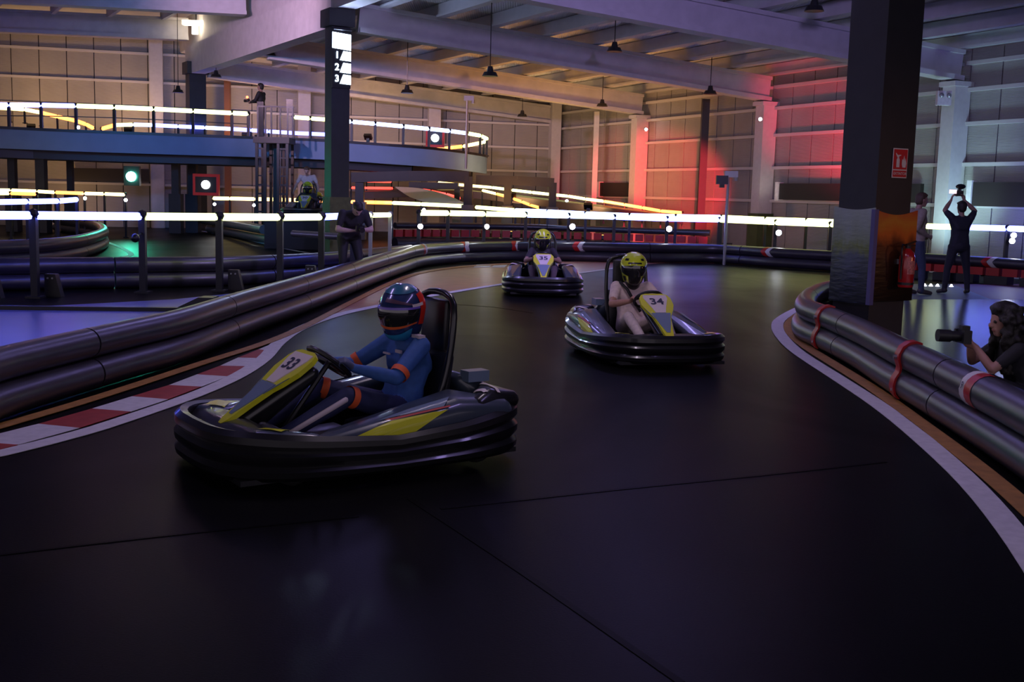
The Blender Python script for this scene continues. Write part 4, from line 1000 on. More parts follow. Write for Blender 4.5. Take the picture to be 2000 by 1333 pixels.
    for s in (-1, 1):
        slab('side_flash', [(0.42, 0.088*s), (0.66, 0.16*s)], [(0.6, 0.142*s), (0.5, 0.102*s)], 0.005, 0.0, M_kslate, pan)
    slab('white_field', [(0.56, -0.055), (0.66, -0.075), (0.88, -0.13), (0.955, -0.125)], [(0.955, 0.125), (0.88, 0.13), (0.66, 0.075), (0.56, 0.055)], 0.006, 0.0, M_kwhite, pan)
    obj('number', text_mb(number, 0.135, p0 + e2*(0.80*Lp), e1, e2, nn, 0.009, 0.003, 1.15), M_ink, pan)
    return t

R_ = math.radians
KARTS = {
 '33': ((-1.03, 7.02, 0.008), R_(125)),
 '34': ((1.40, 12.0, 0.008), R_(193)),
 '35': ((0.50, 19.6, 0.008), R_(180)),
}
k33 = kart('kart number 33 with yellow flank turning left in the foreground', *KARTS['33'], '33')
k34 = kart('kart number 34 driven by the person in the pale shirt', *KARTS['34'], '34')
k35 = kart('kart number 35 farthest back on the bend', *KARTS['35'], '35')
pk = P2(598, 33.2, 0); KARTS['30'] = ((pk.x, pk.y, 0.828), R_(184))
k30 = kart('kart number 30 raised on the pit platform beside the scoreboard pillar', *KARTS['30'], '30')

# ------------------------------------------------------------------ figures
def seg_d(P, c0, r0, c1, r1):
    a = np.array(c0); b = np.array(c1); ab = b-a; L2 = max(1e-12, float(ab@ab))
    t = np.clip(((P-a)@ab)/L2, 0, 1); q = a + t[:, None]*ab
    return np.linalg.norm(P-q, axis=1) - (r0 + (r1-r0)*t)
def fuse(name, hulls, mats, voxel=0.011, parent=None, smooth_it=4):
    """one continuous skin over all hull volumes; colour by the nearest volume"""
    mb = MB()
    for sph, _ in hulls: mb.hull(sph, 10)
    me = mesh_of(name + '_raw', mb, mats[0], fix=False); o = bpy.data.objects.new(name, me); COL.objects.link(o)
    md = o.modifiers.new('r', 'REMESH'); md.mode = 'VOXEL'; md.voxel_size = voxel; md.use_smooth_shade = True
    ms = o.modifiers.new('s', 'SMOOTH'); ms.iterations = smooth_it; ms.factor = 0.5
    bpy.context.view_layer.update()
    dg = bpy.context.evaluated_depsgraph_get(); me2 = bpy.data.meshes.new_from_object(o.evaluated_get(dg)); me2.name = name
    o.modifiers.clear(); o.data = me2; bpy.data.meshes.remove(me)
    me2.materials.clear()
    for m_ in mats: me2.materials.append(m_)
    nf_ = len(me2.polygons); C = np.zeros(nf_*3); me2.polygons.foreach_get('center', C); C = C.reshape(-1, 3)
    best = np.full(nf_, 1e9); idx = np.zeros(nf_, dtype=np.int32)
    for sph, mi in hulls:
        d = np.full(nf_, 1e9)
        if len(sph) == 1: d = np.linalg.norm(C - np.array(sph[0][0]), axis=1) - sph[0][1]
        for i in range(len(sph)):
            for j in range(i+1, len(sph)): d = np.minimum(d, seg_d(C, sph[i][0], sph[i][1], sph[j][0], sph[j][1]))
        up = d < best; best[up] = d[up]; idx[up] = mi
    me2.polygons.foreach_set('material_index', idx); me2.polygons.foreach_set('use_smooth', [True]*nf_); me2.update()
    if parent is not None: o.parent = parent
    return o
SK, TOP, BOT, SHOE, EYE, LIP, SLV = 0, 1, 2, 3, 4, 5, 6
def V(*a): return Vector(a)
def hand_hulls(wr, fdir, pn, curl, side, mi=SK, s=1.0):
    """wr wrist, fdir along the hand, pn palm normal (side the fingers curl to), curl 0..1, side +1 if the thumb lies along fdir x pn"""
    f = Vector(fdir).normalized(); pn = Vector(pn); pn = (pn - f*pn.dot(f)).normalized(); lat = f.cross(pn)*side
    H_ = []
    k0 = wr + f*0.085*s
    H_.append(([(wr, 0.024*s), (k0 + lat*0.03*s, 0.014*s), (k0 - lat*0.03*s, 0.013*s), (wr + f*0.04*s + lat*0.024*s, 0.018*s)], mi))
    for lo, L in ((0.03, 0.072), (0.010, 0.082), (-0.011, 0.076), (-0.030, 0.060)):
        p = k0 + lat*lo*s; ang = 0.0; r = 0.0095*s
        for j, fr in enumerate((0.46, 0.30, 0.24)):
            ang += curl*(0.95 if j == 0 else 1.15)
            q = p + (f*math.cos(ang) + pn*math.sin(ang))*L*fr*s; H_.append(([(p, r), (q, r*0.9)], mi)); p = q; r *= 0.92
    b = wr + f*0.03*s + lat*0.026*s
    d1 = (f*0.65 + lat*0.6 + pn*0.35*(0.3+curl)).normalized(); q1 = b + d1*0.04*s
    d2 = (f*0.85 + lat*0.05 + pn*(0.2+0.6*curl)).normalized(); q2 = q1 + d2*0.034*s; q3 = q2 + (d2 + pn*0.3*curl).normalized()*0.024*s
    H_ += [([(b, 0.014*s), (q1, 0.0115*s)], mi), ([(q1, 0.0115*s), (q2, 0.010*s)], mi), ([(q2, 0.010*s), (q3, 0.0085*s)], mi)]
    return H_
def head_hulls(c, f, u, s=1.0):
    """c centre of the skull, f face direction, u up"""
    f = Vector(f).normalized(); u = Vector(u); u = (u - f*u.dot(f)).normalized(); r = f.cross(u)
    q = lambda a, b, d: c + (r*a + f*b + u*d)*s
    return [([(q(0, -0.02, 0.035), 0.085*s), (q(0, 0.025, 0.03), 0.072*s), (q(0, 0.03, -0.04), 0.058*s), (q(0.02, 0.052, -0.095), 0.022*s), (q(-0.02, 0.052, -0.095), 0.022*s)], SK),
            ([(q(0, 0.088, 0.012), 0.010*s), (q(0, 0.112, -0.028), 0.013*s)], SK), ([(q(0.017, 0.096, -0.032), 0.008*s), (q(-0.017, 0.096, -0.032), 0.008*s)], SK),
            ([(q(0.083, -0.005, 0.012), 0.013*s), (q(0.08, 0.0, -0.03), 0.010*s)], SK), ([(q(-0.083, -0.005, 0.012), 0.013*s), (q(-0.08, 0.0, -0.03), 0.010*s)], SK),
            ([(q(0.034, 0.083, 0.008), 0.013*s)], EYE), ([(q(-0.034, 0.083, 0.008), 0.013*s)], EYE),
            ([(q(0.02, 0.082, -0.062), 0.009*s), (q(0, 0.088, -0.060), 0.010*s), (q(-0.02, 0.082, -0.062), 0.009*s)], LIP)]
def body_hulls(J, sleeves='short', bulk=1.0, hand_args=None, head=True, face=(0,1,0), hup=(0,0,1), hs=1.0, fs=1.0):
    b = bulk; H_ = []
    pel = J['pelvis']; ch = J['chest']; nk = J['neck']
    sl, sr, hl, hr = J['sh_l'], J['sh_r'], J['hip_l'], J['hip_r']
    ax = (sr - sl).normalized(); up = (nk - pel).normalized(); fw = up.cross(ax)
    if J.get('fw') is not None and fw.dot(J['fw']) < 0: fw = -fw
    H_.append(([(sl*0.9 + ch*0.1 - up*0.02, 0.062*b), (sr*0.9 + ch*0.1 - up*0.02, 0.062*b), (ch + fw*0.045 + ax*0.07, 0.085*b), (ch + fw*0.045 - ax*0.07, 0.085*b), (ch - fw*0.04 + ax*0.06, 0.085*b), (ch - fw*0.04 - ax*0.06, 0.085*b), (nk - up*0.05, 0.06*b)], TOP))
    wa = ch*0.42 + pel*0.58
    H_.append(([(ch + ax*0.07, 0.10*b), (ch - ax*0.07, 0.10*b), (wa + ax*0.06 + fw*0.01, 0.10*b), (wa - ax*0.06 + fw*0.01, 0.10*b)], TOP))
    H_.append(([(wa + ax*0.06, 0.102*b), (wa - ax*0.06, 0.102*b), (pel + ax*0.08, 0.103*b), (pel - ax*0.08, 0.103*b)], TOP))
    H_.append(([(hl, 0.098*b), (hr, 0.098*b), (pel - up*0.02 + ax*0.05, 0.10*b), (pel - up*0.02 - ax*0.05, 0.10*b), (pel - fw*0.05 - up*0.05, 0.09*b)], BOT))
    H_.append(([(nk - up*0.05, 0.056*b), (nk + (J['head']-nk)*0.35, 0.052)], SK if not J.get('dark_neck') else TOP))
    lo = SLV
    for s in ('l', 'r'):
        sh, el_, wr = J['sh_'+s], J['el_'+s], J['wr_'+s]
        mid = sh*0.35 + el_*0.65
        if sleeves == 'short':
            H_.append(([(sh, 0.066*b), (mid, 0.054*b)], TOP)); H_.append(([(mid, 0.044*b), (el_, 0.040*b)], SK)); lo_m = SK
        else:
            H_.append(([(sh, 0.068*b), (el_, 0.050*b)], TOP)); lo_m = TOP
        fm = el_*0.6 + wr*0.4
        k_ = 1.0 if sleeves == 'short' else 1.12
        H_.append(([(el_, 0.040*b*k_), (fm, 0.041*b*k_)], lo_m)); H_.append(([(fm, 0.041*b*k_), (wr, 0.026*k_)], lo_m))
        hip, kn, an, toe = J['hip_'+s], J['kn_'+s], J['an_'+s], J['toe_'+s]
        H_.append(([(hip, 0.094*b), (kn, 0.062*b)], BOT))
        cf = kn*0.68 + an*0.32 - fw*0.0
        H_.append(([(kn, 0.060*b), (cf, 0.060*b)], BOT)); H_.append(([(cf, 0.058*b), (an, 0.045*b)], BOT))
        td = (toe - an); heel = an - V(0, 0, 1)*0.02
        H_.append(([(an - td.normalized()*0.03 + (toe-an)*0.0, 0.045*fs), (an*0.5 + toe*0.5, 0.043*fs), (toe, 0.036*fs)], SHOE))
        if hand_args and s in hand_args: H_ += hand_hulls(wr, *hand_args[s])
    if head: H_ += head_hulls(J['head'], face, hup, hs)
    return H_
def person_mats(skin, top, bot, shoe, slv=None):
    def q(tag_, c, r=0.75, v=0.12, s_=25): return mat('%s_%02d%02d%02d' % (tag_, *[int(99*x) for x in c]), c, r, var=v, vs_=s_)
    return [q('skin', skin, 0.5, 0.06), q('cloth', top), q('cloth', bot), q('shoe', shoe, 0.5), mat('eye_dark', (0.03, 0.025, 0.02), 0.3), mat('lip', (0.35, 0.13, 0.11), 0.5), q('cloth', slv or top)]

# ------------------------------------------------------------------ helmets
def helmet(parent, c, rotM, style):
    """full face helmet, local frame: +y front"""
    shell = MB(); shell.hull([((0, -0.015, 0.02), 0.132), ((0, 0.05, 0.0), 0.112), ((0, 0.085, -0.085), 0.072), ((0, -0.03, -0.085), 0.105)], 26)
    cz = Vector((0, 0.01, -0.01)); bv = bvh_of(shell)
    T = Matrix.Translation(c) @ rotM.to_4x4() @ Matrix.Scale(1.13, 4)
    def put(name, mb, m_, par, sm=True):
        mb.v = [tuple(T @ Vector(v)) for v in mb.v]; return obj(name, mb, m_, par, smooth=sm)
    M_vis = mat('visor', (0.015, 0.015, 0.018), 0.08, spec=0.8, coat=1.0)
    cols = {'lime': (0.62, 0.72, 0.03), 'blue': (0.02, 0.035, 0.12)}[style]
    M_sh = mat('helmet_' + style, cols, 0.22, coat=0.8, spec=0.5)
    cp = lambda: None
    parts = []
    parts.append(('visor', sph_patch(bv, cz, -78, 78, lambda a: -25 + abs(a)*0.1, lambda a: 19 - abs(a)*0.08, 0.005, 24, 8), M_vis))
    if style == 'lime':
        parts += [('chin_vent', sph_patch(bv, cz, -26, 26, -72, -19, 0.004), M_black), ('cheek_cut', sph_patch(bv, cz, 48, 80, lambda a: -52, lambda a: -30 - (a-48)*0.1, 0.004), M_black), ('cheek_cut', sph_patch(bv, cz, -80, -48, -52, lambda a: -30 - (-a-48)*0.1, 0.004), M_black),
                  ('brow_vent', sph_patch(bv, cz, -30, 30, 24, 30, 0.004), M_black), ('top_mark', sph_patch(bv, cz, 34, 58, 38, 48, 0.004), M_black), ('top_mark', sph_patch(bv, cz, -58, -34, 38, 48, 0.004), M_black), ('neck_trim', sph_patch(bv, cz, -180, 180, -75, -56, 0.003, 36, 3), M_black)]
    else:
        parts += [('chin_panel', sph_patch(bv, cz, -60, 60, -70, -36, 0.004), mat('helmet_sky', (0.03, 0.3, 0.52), 0.25, coat=0.7)), ('orange_line', sph_patch(bv, cz, -75, 75, -25, -20, 0.006), mat('helmet_orange', (0.75, 0.13, 0.03), 0.3)),
                  ('red_patch', sph_patch(bv, cz, -165, -84, -30, 48, 0.004), mat('helmet_red', (0.72, 0.03, 0.015), 0.3)), ('red_patch', sph_patch(bv, cz, 108, 165, -30, 48, 0.004), mat('helmet_red', (0.72, 0.03, 0.015), 0.3)),
                  ('teal_crown', sph_patch(bv, cz, -140, 140, 55, 84, 0.004, 30), mat('helmet_teal', (0.03, 0.14, 0.24), 0.25, coat=0.7)), ('white_flash', sph_patch(bv, cz, -95, -55, 20, 27, 0.005), M_kwhite), ('white_flash', sph_patch(bv, cz, 55, 95, 20, 27, 0.005), M_kwhite), ('dark_swirl', sph_patch(bv, cz, -60, 20, lambda a: 30 + a*0.1, lambda a: 40 + a*0.2, 0.005), mat('helmet_plum', (0.1, 0.05, 0.08), 0.3)),
                  ('visor_strip', sph_patch(bv, cz, -80, 80, 15, 20, 0.007), mat('helmet_violet', (0.2, 0.12, 0.6), 0.25))]
    h = put('helmet', shell, M_sh, parent)
    for nme, mb, m_ in parts: put(nme, mb, m_, h)
    return h

def driver(key, label, top, bot, skin, style, sleeves, look=0.0, lean=0.0, tilt=0.0, voxel=0.012, stripe=None):
    loc, rz = KARTS[key]
    t = thing('person', label, 'person', loc, rz, local=True)
    J = dict(pelvis=V(0, -0.38, 0.30), chest=V(lean*0.4, -0.45, 0.56), neck=V(lean, -0.44, 0.76), head=V(lean, -0.40, 0.90), sh_l=V(-0.18+lean, -0.42, 0.70), sh_r=V(0.18+lean, -0.42, 0.70),
             el_l=V(-0.30, -0.18, 0.53), el_r=V(0.30, -0.18, 0.53), wr_l=V(-0.165, 0.04, 0.585), wr_r=V(0.165, 0.04, 0.585), hip_l=V(-0.1, -0.34, 0.27), hip_r=V(0.1, -0.34, 0.27),
             kn_l=V(-0.2, 0.10, 0.42), kn_r=V(0.2, 0.10, 0.42), an_l=V(-0.16, 0.52, 0.20), an_r=V(0.16, 0.52, 0.20), toe_l=V(-0.15, 0.63, 0.27), toe_r=V(0.15, 0.63, 0.27), fw=V(0, 1, 0), dark_neck=True)
    ha = {'l': (V(0.1, 0.6, 0.5), V(0.5, 0.6, -0.6), 0.85, -1, SK, 0.95), 'r': (V(-0.1, 0.6, 0.5), V(-0.5, 0.6, -0.6), 0.85, 1, SK, 0.95)}
    H_ = body_hulls(J, sleeves, 1.0, ha, head=False)
    H_.append(([(J['head'], 0.085)], SK))
    fuse('body', H_, person_mats(skin, top, bot, (0.03, 0.03, 0.035)), voxel, t)
    M = Matrix.Rotation(look, 3, 'Z') @ Matrix.Rotation(-tilt, 3, 'X')
    helmet(t, J['head'] + V(0, 0.02, 0.015), M, style)
    return t, J
d33, J33 = driver('33', 'driver in blue race suit and dark blue helmet with red patch', (0.035, 0.11, 0.36), (0.02, 0.025, 0.09), (0.05, 0.06, 0.12), 'blue', 'long', look=R_(38), tilt=R_(6), voxel=0.009)
d34, J34 = driver('34', 'driver in pale polo shirt with lime helmet steering kart 34', (0.78, 0.62, 0.57), (0.68, 0.56, 0.52), (0.5, 0.26, 0.18), 'lime', 'short', look=R_(-14), tilt=R_(4), voxel=0.011)
d35, J35 = driver('35', 'driver in dark clothes with lime helmet steering kart 35', (0.03, 0.025, 0.035), (0.09, 0.06, 0.07), (0.3, 0.16, 0.12), 'lime', 'short', look=R_(0), tilt=R_(12), voxel=0.013)
d30, J30 = driver('30', 'driver with lime helmet seated in the raised kart 30', (0.03, 0.03, 0.04), (0.03, 0.03, 0.04), (0.3, 0.18, 0.14), 'lime', 'long', voxel=0.02)
# suit trim of the blue driver: orange arm band, white leg stripe, shoulder and chest marks
def limb_band(par, a, b, t0, t1, r0, r1, m_, name):
    mb = MB(); p = a.lerp(b, t0); q = a.lerp(b, t1); mb.cyl(p, q, r0, r1, 18, caps=False); return obj(name, mb, m_, par, smooth=True)
M_or = mat('suit_orange', (0.8, 0.12, 0.03), 0.6); M_sw = mat('suit_white', (0.6, 0.5, 0.55), 0.6)
for s in ('l', 'r'):
    limb_band(d33, J33['sh_'+s], J33['el_'+s], 0.80, 0.93, 0.0625, 0.0595, M_or, 'arm_band')
    limb_band(d33, J33['hip_'+s], J33['kn_'+s], 0.9, 1.0, 0.070, 0.068, M_or, 'knee_band')
    k_, a_ = J33['kn_'+s], J33['an_'+s]; ox = -0.058 if s == 'l' else 0.058
    mb = MB(); mb.hull([(k_.lerp(a_, 0.1) + V(ox, 0, 0.012), 0.018), (k_.lerp(a_, 0.9) + V(ox*0.8, 0, 0.012), 0.016)], 8); obj('leg_stripe', mb, M_sw, d33, smooth=True)
for (p, sz) in ((V(-0.17, -0.41, 0.762), (0.09, 0.05, 0.02)), (V(0.17, -0.41, 0.762), (0.09, 0.05, 0.02)), (V(-0.09, -0.312, 0.66), (0.07, 0.012, 0.02)), (V(0.06, -0.308, 0.63), (0.08, 0.012, 0.012))):
    mb = MB(); mb.box(p, sz); obj('suit_mark', mb, M_sw, d33)
# strap across the pale shirt
mb = MB(); mb.tube([J34['sh_r'] + V(-0.03, 0.03, 0.055), V(0.09, -0.30, 0.68), V(0.02, -0.285, 0.56), V(-0.06, -0.27, 0.44)], 0.017, 8); obj('chest_strap', mb, M_black, d34, smooth=True)
mb = MB(); mb.hull([((0.0, -0.40, 0.74), 0.085), ((0, -0.36, 0.80), 0.08)], 12); obj('neck_scarf', mb, M_black, d34, smooth=True)
# ------------------------------------------------------------------ standing people
def stand_J():
    return dict(pelvis=V(0, 0, 0.97), chest=V(0, 0.0, 1.28), neck=V(0, -0.01, 1.50), head=V(0, 0.02, 1.655), sh_l=V(-0.185, -0.01, 1.44), sh_r=V(0.185, -0.01, 1.44),
                el_l=V(-0.25, -0.02, 1.14), el_r=V(0.25, -0.02, 1.14), wr_l=V(-0.26, 0.08, 0.90), wr_r=V(0.26, 0.08, 0.90), hip_l=V(-0.095, 0, 0.90), hip_r=V(0.095, 0, 0.90),
                kn_l=V(-0.11, 0.02, 0.49), kn_r=V(0.11, 0.02, 0.49), an_l=V(-0.12, -0.02, 0.07), an_r=V(0.12, -0.02, 0.07), toe_l=V(-0.14, 0.15, 0.04), toe_r=V(0.14, 0.15, 0.04), fw=V(0, 1, 0))
def hair_cap(par, c, f, u, m_, s=1.0, extra=()):
    f = Vector(f).normalized(); u = Vector(u); u = (u - f*u.dot(f)).normalized(); r = f.cross(u)
    q = lambda a, b, d: c + (r*a + f*b + u*d)*s
    H_ = [([(q(0, -0.025, 0.045), 0.094*s), (q(0, 0.03, 0.075), 0.062*s), (q(0, -0.045, -0.02), 0.075*s)], 0), ([(q(0.05, 0.06, 0.085), 0.022*s), (q(-0.05, 0.06, 0.085), 0.022*s), (q(0, 0.0, 0.11), 0.035*s)], 0)] + list(extra)
    return fuse('hair', H_, [m_], 0.011, par, 3)
def figure(label, loc, rz, J, mats, ha, sleeves='short', face=(0, 1, 0), hup=(0, 0, 1), bulk=1.0, voxel=0.013, scale=1.0, hair=None, fs=1.0):
    t = thing('person', label, 'person', loc, rz, local=True); t.scale = (scale,)*3
    H_ = body_hulls(J, sleeves, bulk, ha, True, face, hup, fs=fs)
    fuse('body', H_, mats, voxel, t)
    if hair is not None: hair_cap(t, J['head'], face, hup, hair)
    return t
M_hair = mat('hair_dark', (0.012, 0.009, 0.008), 0.6, bump=0.4, bs=90)
M_hairb = mat('hair_brown', (0.06, 0.035, 0.02), 0.6, bump=0.4, bs=90)
M_cam = mat('camera_body', (0.012, 0.012, 0.013), 0.45)
def camera_gear(loc, fwd, up, label, lens=0.14, screen=None, s=1.0):
    loc = Vector(loc); f = Vector(fwd).normalized(); u = Vector(up); u = (u - f*u.dot(f)).normalized(); r = f.cross(u)
    M = Matrix((r, f, u)).transposed()
    t = thing('photo_camera', label, 'camera', loc)
    mb = MB(); mb.box(loc, (0.14*s, 0.06*s, 0.10*s), M); mb.box(loc + u*0.06*s, (0.055*s, 0.06*s, 0.04*s), M); mb.box(loc + r*0.062*s + f*0.02*s, (0.03*s, 0.05*s, 0.1*s), M); obj('body', mb, M_cam, t)
    mb = MB(); mb.tube([loc + f*0.03*s, loc + f*lens*0.6*s, loc + f*lens*0.62*s, loc + f*(lens+0.03)*s], [0.036*s, 0.038*s, 0.046*s, 0.046*s], 18); obj('lens', mb, M_cam, t, smooth=50)
    if screen: 
        mb = MB(); mb.box(loc - f*0.033*s, (0.075*s, 0.008, 0.05*s), M); obj('screen', mb, screen, t)
    return t
M_scr = mat('screen_glow', (0.3, 0.3, 0.3), 0.3, emit=(0.8, 0.78, 0.85), es=1.6)

# bending photographer behind the left barrier
J = stand_J(); J.update(pelvis=V(0, -0.14, 0.92), chest=V(0, 0.06, 1.17), neck=V(0, 0.2, 1.33), head=V(0, 0.33, 1.37), sh_l=V(-0.2, 0.12, 1.29), sh_r=V(0.2, 0.12, 1.29), el_l=V(-0.3, 0.16, 1.01), el_r=V(0.3, 0.16, 1.01),
                        wr_l=V(-0.09, 0.36, 1.02), wr_r=V(0.09, 0.36, 1.0), hip_l=V(-0.11, -0.14, 0.87), hip_r=V(0.11, -0.14, 0.87), kn_l=V(-0.15, -0.02, 0.48), kn_r=V(0.15, -0.02, 0.48), an_l=V(-0.16, -0.1, 0.07), an_r=V(0.16, -0.1, 0.07), toe_l=V(-0.18, 0.07, 0.04), toe_r=V(0.18, 0.07, 0.04))
pos = P2(686, 19.6, 0)
HA = {'l': (V(0.8, 0.5, 0.1), V(0.3, -0.2, 1), 0.7, 1), 'r': (V(-0.8, 0.5, 0.1), V(-0.3, -0.2, 1), 0.7, -1)}
ph = figure('photographer in black shirt bending over a camera behind the left barrier', pos, R_(206), J, person_mats((0.45, 0.3, 0.27), (0.012, 0.012, 0.016), (0.012, 0.012, 0.018), (0.02, 0.02, 0.02)), HA, face=(0, 0.6, -0.8), hup=(0, 0.8, 0.6), bulk=1.16, hair=M_hair)
Rz = Matrix.Rotation(R_(206), 3, 'Z')
camera_gear(pos + Rz @ V(0, 0.46, 1.05), Rz @ V(0, 1, -0.25), Rz @ V(0, 0.2, 1), 'black camera held by the bending photographer', 0.1)

# person on the tower
J = stand_J(); J.update(el_l=V(-0.24, 0.1, 1.2), el_r=V(0.24, 0.1, 1.2), wr_l=V(-0.08, 0.34, 1.16), wr_r=V(0.08, 0.34, 1.16))
HA = {'l': (V(0.3, 0.9, 0.1), V(0.6, 0, -0.3), 0.6, 1), 'r': (V(-0.3, 0.9, 0.1), V(-0.6, 0, -0.3), 0.6, -1)}
pt = V(tp.x - 0.42, tp.y + 0.3, zt_)
figure('person in dark clothes filming from the stair tower beside the deck', pt, R_(78), J, person_mats((0.3, 0.18, 0.14), (0.012, 0.012, 0.016), (0.015, 0.015, 0.02), (0.02, 0.02, 0.02)), HA, 'long', voxel=0.018, hair=M_hair, bulk=1.1)
Rz = Matrix.Rotation(R_(78), 3, 'Z')
cg = camera_gear(pt + Rz @ V(0, 0.46, 1.2), Rz @ V(0, 1, 0), V(0, 0, 1), 'video camera with red tally lamp held on the stair tower', 0.12)
mb = MB(); q = pt + Rz @ V(0, 0.5, 1.32); mb.sphere(q, 0.045, 10); obj('tally_lamp', mb, mat('tally', (0.8, 0.1, 0.05), 0.3, emit=(1, 0.08, 0.03), es=12), cg, smooth=True)

# marshal behind kart 30
J = stand_J(); J.update(pelvis=V(0, -0.25, 0.9), chest=V(0, -0.08, 1.12), neck=V(0, 0.03, 1.29), head=V(0, 0.1, 1.42), sh_l=V(-0.2, -0.02, 1.25), sh_r=V(0.2, -0.02, 1.25), el_l=V(-0.33, 0.04, 1.0), el_r=V(0.33, 0.04, 1.0), wr_l=V(-0.38, 0.2, 0.78), wr_r=V(0.38, 0.2, 0.78),
                        hip_l=V(-0.1, -0.25, 0.85), hip_r=V(0.1, -0.25, 0.85), kn_l=V(-0.13, -0.12, 0.47), kn_r=V(0.13, -0.12, 0.47), an_l=V(-0.13, -0.2, 0.07), an_r=V(0.13, -0.2, 0.07), toe_l=V(-0.15, -0.03, 0.04), toe_r=V(0.15, -0.03, 0.04))
pm_ = P2(600, 35.0, 0); pm_.z = 0.825
HA = {'l': (V(-0.1, 0.5, -0.8), V(0.9, 0.1, 0), 0.6, 1), 'r': (V(0.1, 0.5, -0.8), V(-0.9, 0.1, 0), 0.6, -1)}
figure('marshal in light grey polo shirt leaning over the kart numbered 30', pm_, R_(180), J, person_mats((0.42, 0.27, 0.22), (0.45, 0.42, 0.42), (0.03, 0.03, 0.04), (0.02, 0.02, 0.02)), HA, face=(0, 0.95, -0.3), hup=(0, 0.3, 0.95), voxel=0.017, hair=M_hairb, bulk=1.05)
hp_ = D(622, 386, 34.6); ht = thing('spare_helmet', 'lime helmet carried by the marshal beside the scoreboard pillar', 'helmet', hp_ - V(0, 0, 0.16)); 
helmet(ht, hp_, Matrix.Rotation(R_(200), 3, 'Z'), 'lime')

# two men behind the right barrier
J = stand_J(); J.update(el_l=V(-0.22, -0.12, 1.16), el_r=V(0.22, -0.12, 1.16), wr_l=V(-0.14, 0.16, 1.02), wr_r=V(0.14, 0.16, 1.02), head=V(0, 0.05, 1.645), an_l=V(-0.1, -0.08, 0.07), toe_l=V(-0.1, 0.1, 0.04), kn_l=V(-0.1, 0.0, 0.49), an_r=V(0.1, 0.1, 0.07), toe_r=V(0.1, 0.28, 0.04), kn_r=V(0.1, 0.09, 0.49))
HA = {'l': (V(0.5, 0.8, 0), V(0.6, -0.3, 0), 0.5, 1), 'r': (V(-0.5, 0.8, 0), V(-0.6, -0.3, 0), 0.5, -1)}
figure('man in beige jacket and jeans standing in profile behind the dark pillar', P2(1782, 21.3, 0), R_(-82), J, person_mats((0.32, 0.19, 0.14), (0.24, 0.2, 0.16), (0.03, 0.045, 0.09), (0.05, 0.045, 0.04)), HA, 'long', bulk=1.12, scale=1.08, hair=M_hairb)
J = stand_J(); J.update(el_l=V(-0.30, 0.08, 1.60), el_r=V(0.30, 0.08, 1.60), wr_l=V(-0.13, 0.2, 1.80), wr_r=V(0.13, 0.2, 1.80), sh_l=V(-0.19, 0, 1.47), sh_r=V(0.19, 0, 1.47), hip_l=V(-0.11, 0, 0.9), hip_r=V(0.11, 0, 0.9), kn_l=V(-0.19, 0.02, 0.49), kn_r=V(0.19, 0.02, 0.49), an_l=V(-0.24, -0.02, 0.07), an_r=V(0.22, -0.02, 0.07), toe_l=V(-0.29, 0.14, 0.04), toe_r=V(0.26, 0.15, 0.04))
HA = {'l': (V(0.3, 0.2, 0.9), V(0.7, -0.3, 0), 0.6, -1), 'r': (V(-0.3, 0.2, 0.9), V(-0.7, -0.3, 0), 0.6, 1)}
p2_ = P2(1866, 21.7, 0)
figure('man in dark clothes with back turned raising a camera over his head', p2_, R_(4), J, person_mats((0.3, 0.18, 0.13), (0.014, 0.016, 0.03), (0.014, 0.014, 0.022), (0.02, 0.02, 0.02)), HA, bulk=1.12, hair=M_hair)
cg = camera_gear(p2_ + V(0.02, 0.24, 1.93), V(0, 1, -0.1), V(0, 0, 1), 'camera with microphone held overhead by the man in dark clothes', 0.1)
mb = MB(); c0 = p2_ + V(0.03, 0.22, 2.06); mb.sphere(c0, 0.075, 12, (1.3, 1, 0.7)); mb.cyl(c0 - V(0, 0, 0.1), c0, 0.02, n=8); obj('microphone', mb, M_black, cg, smooth=True)
mb = MB(); c1 = p2_ + V(-0.12, 0.2, 1.96); mb.box(c1, (0.14, 0.015, 0.075)); obj('flip_screen', mb, mat('screen_pink', (0.3, 0.3, 0.3), 0.3, emit=(1.0, 0.75, 0.8), es=1.3), cg)

# crouching woman with camera in the right foreground
pw = P2(1966, 8.75, 0)
J = dict(pelvis=V(0, -0.24, 0.25), chest=V(0, -0.14, 0.47), neck=V(0, -0.07, 0.665), head=V(0, -0.02, 0.80), sh_l=V(-0.16, -0.08, 0.60), sh_r=V(0.16, -0.08, 0.60), el_l=V(-0.17, 0.12, 0.44), el_r=V(0.17, 0.13, 0.46), wr_l=V(-0.05, 0.32, 0.60), wr_r=V(0.075, 0.31, 0.62),
         hip_l=V(-0.1, -0.24, 0.2), hip_r=V(0.1, -0.24, 0.2), kn_l=V(-0.17, 0.14, 0.36), kn_r=V(0.15, 0.1, 0.10), an_l=V(-0.15, 0.02, 0.08), an_r=V(0.14, -0.3, 0.08), toe_l=V(-0.16, 0.17, 0.045), toe_r=V(0.14, -0.2, 0.045), fw=V(0, 1, 0))
for kk in list(J):
    if kk not in ('wr_l', 'wr_r', 'fw'): J[kk] = J[kk] + V(0, 0.11, 0)
HA = {'l': (V(0.25, 0.75, 0.45), V(0.6, -0.2, 0.5), 0.55, 1, SK, 0.95), 'r': (V(-0.2, 0.5, 0.8), V(-0.7, 0.4, 0.1), 0.65, -1, SK, 0.95)}
RW = R_(92)
wm = figure('woman with long black curls crouching behind the right barrier to photograph', pw, RW, J, person_mats((0.42, 0.22, 0.17), (0.012, 0.012, 0.014), (0.015, 0.015, 0.02), (0.02, 0.02, 0.02)), HA, face=(0, 1, -0.1), bulk=0.9, voxel=0.008)
r2 = random.Random(3); ex_ = []
hc = J['head']
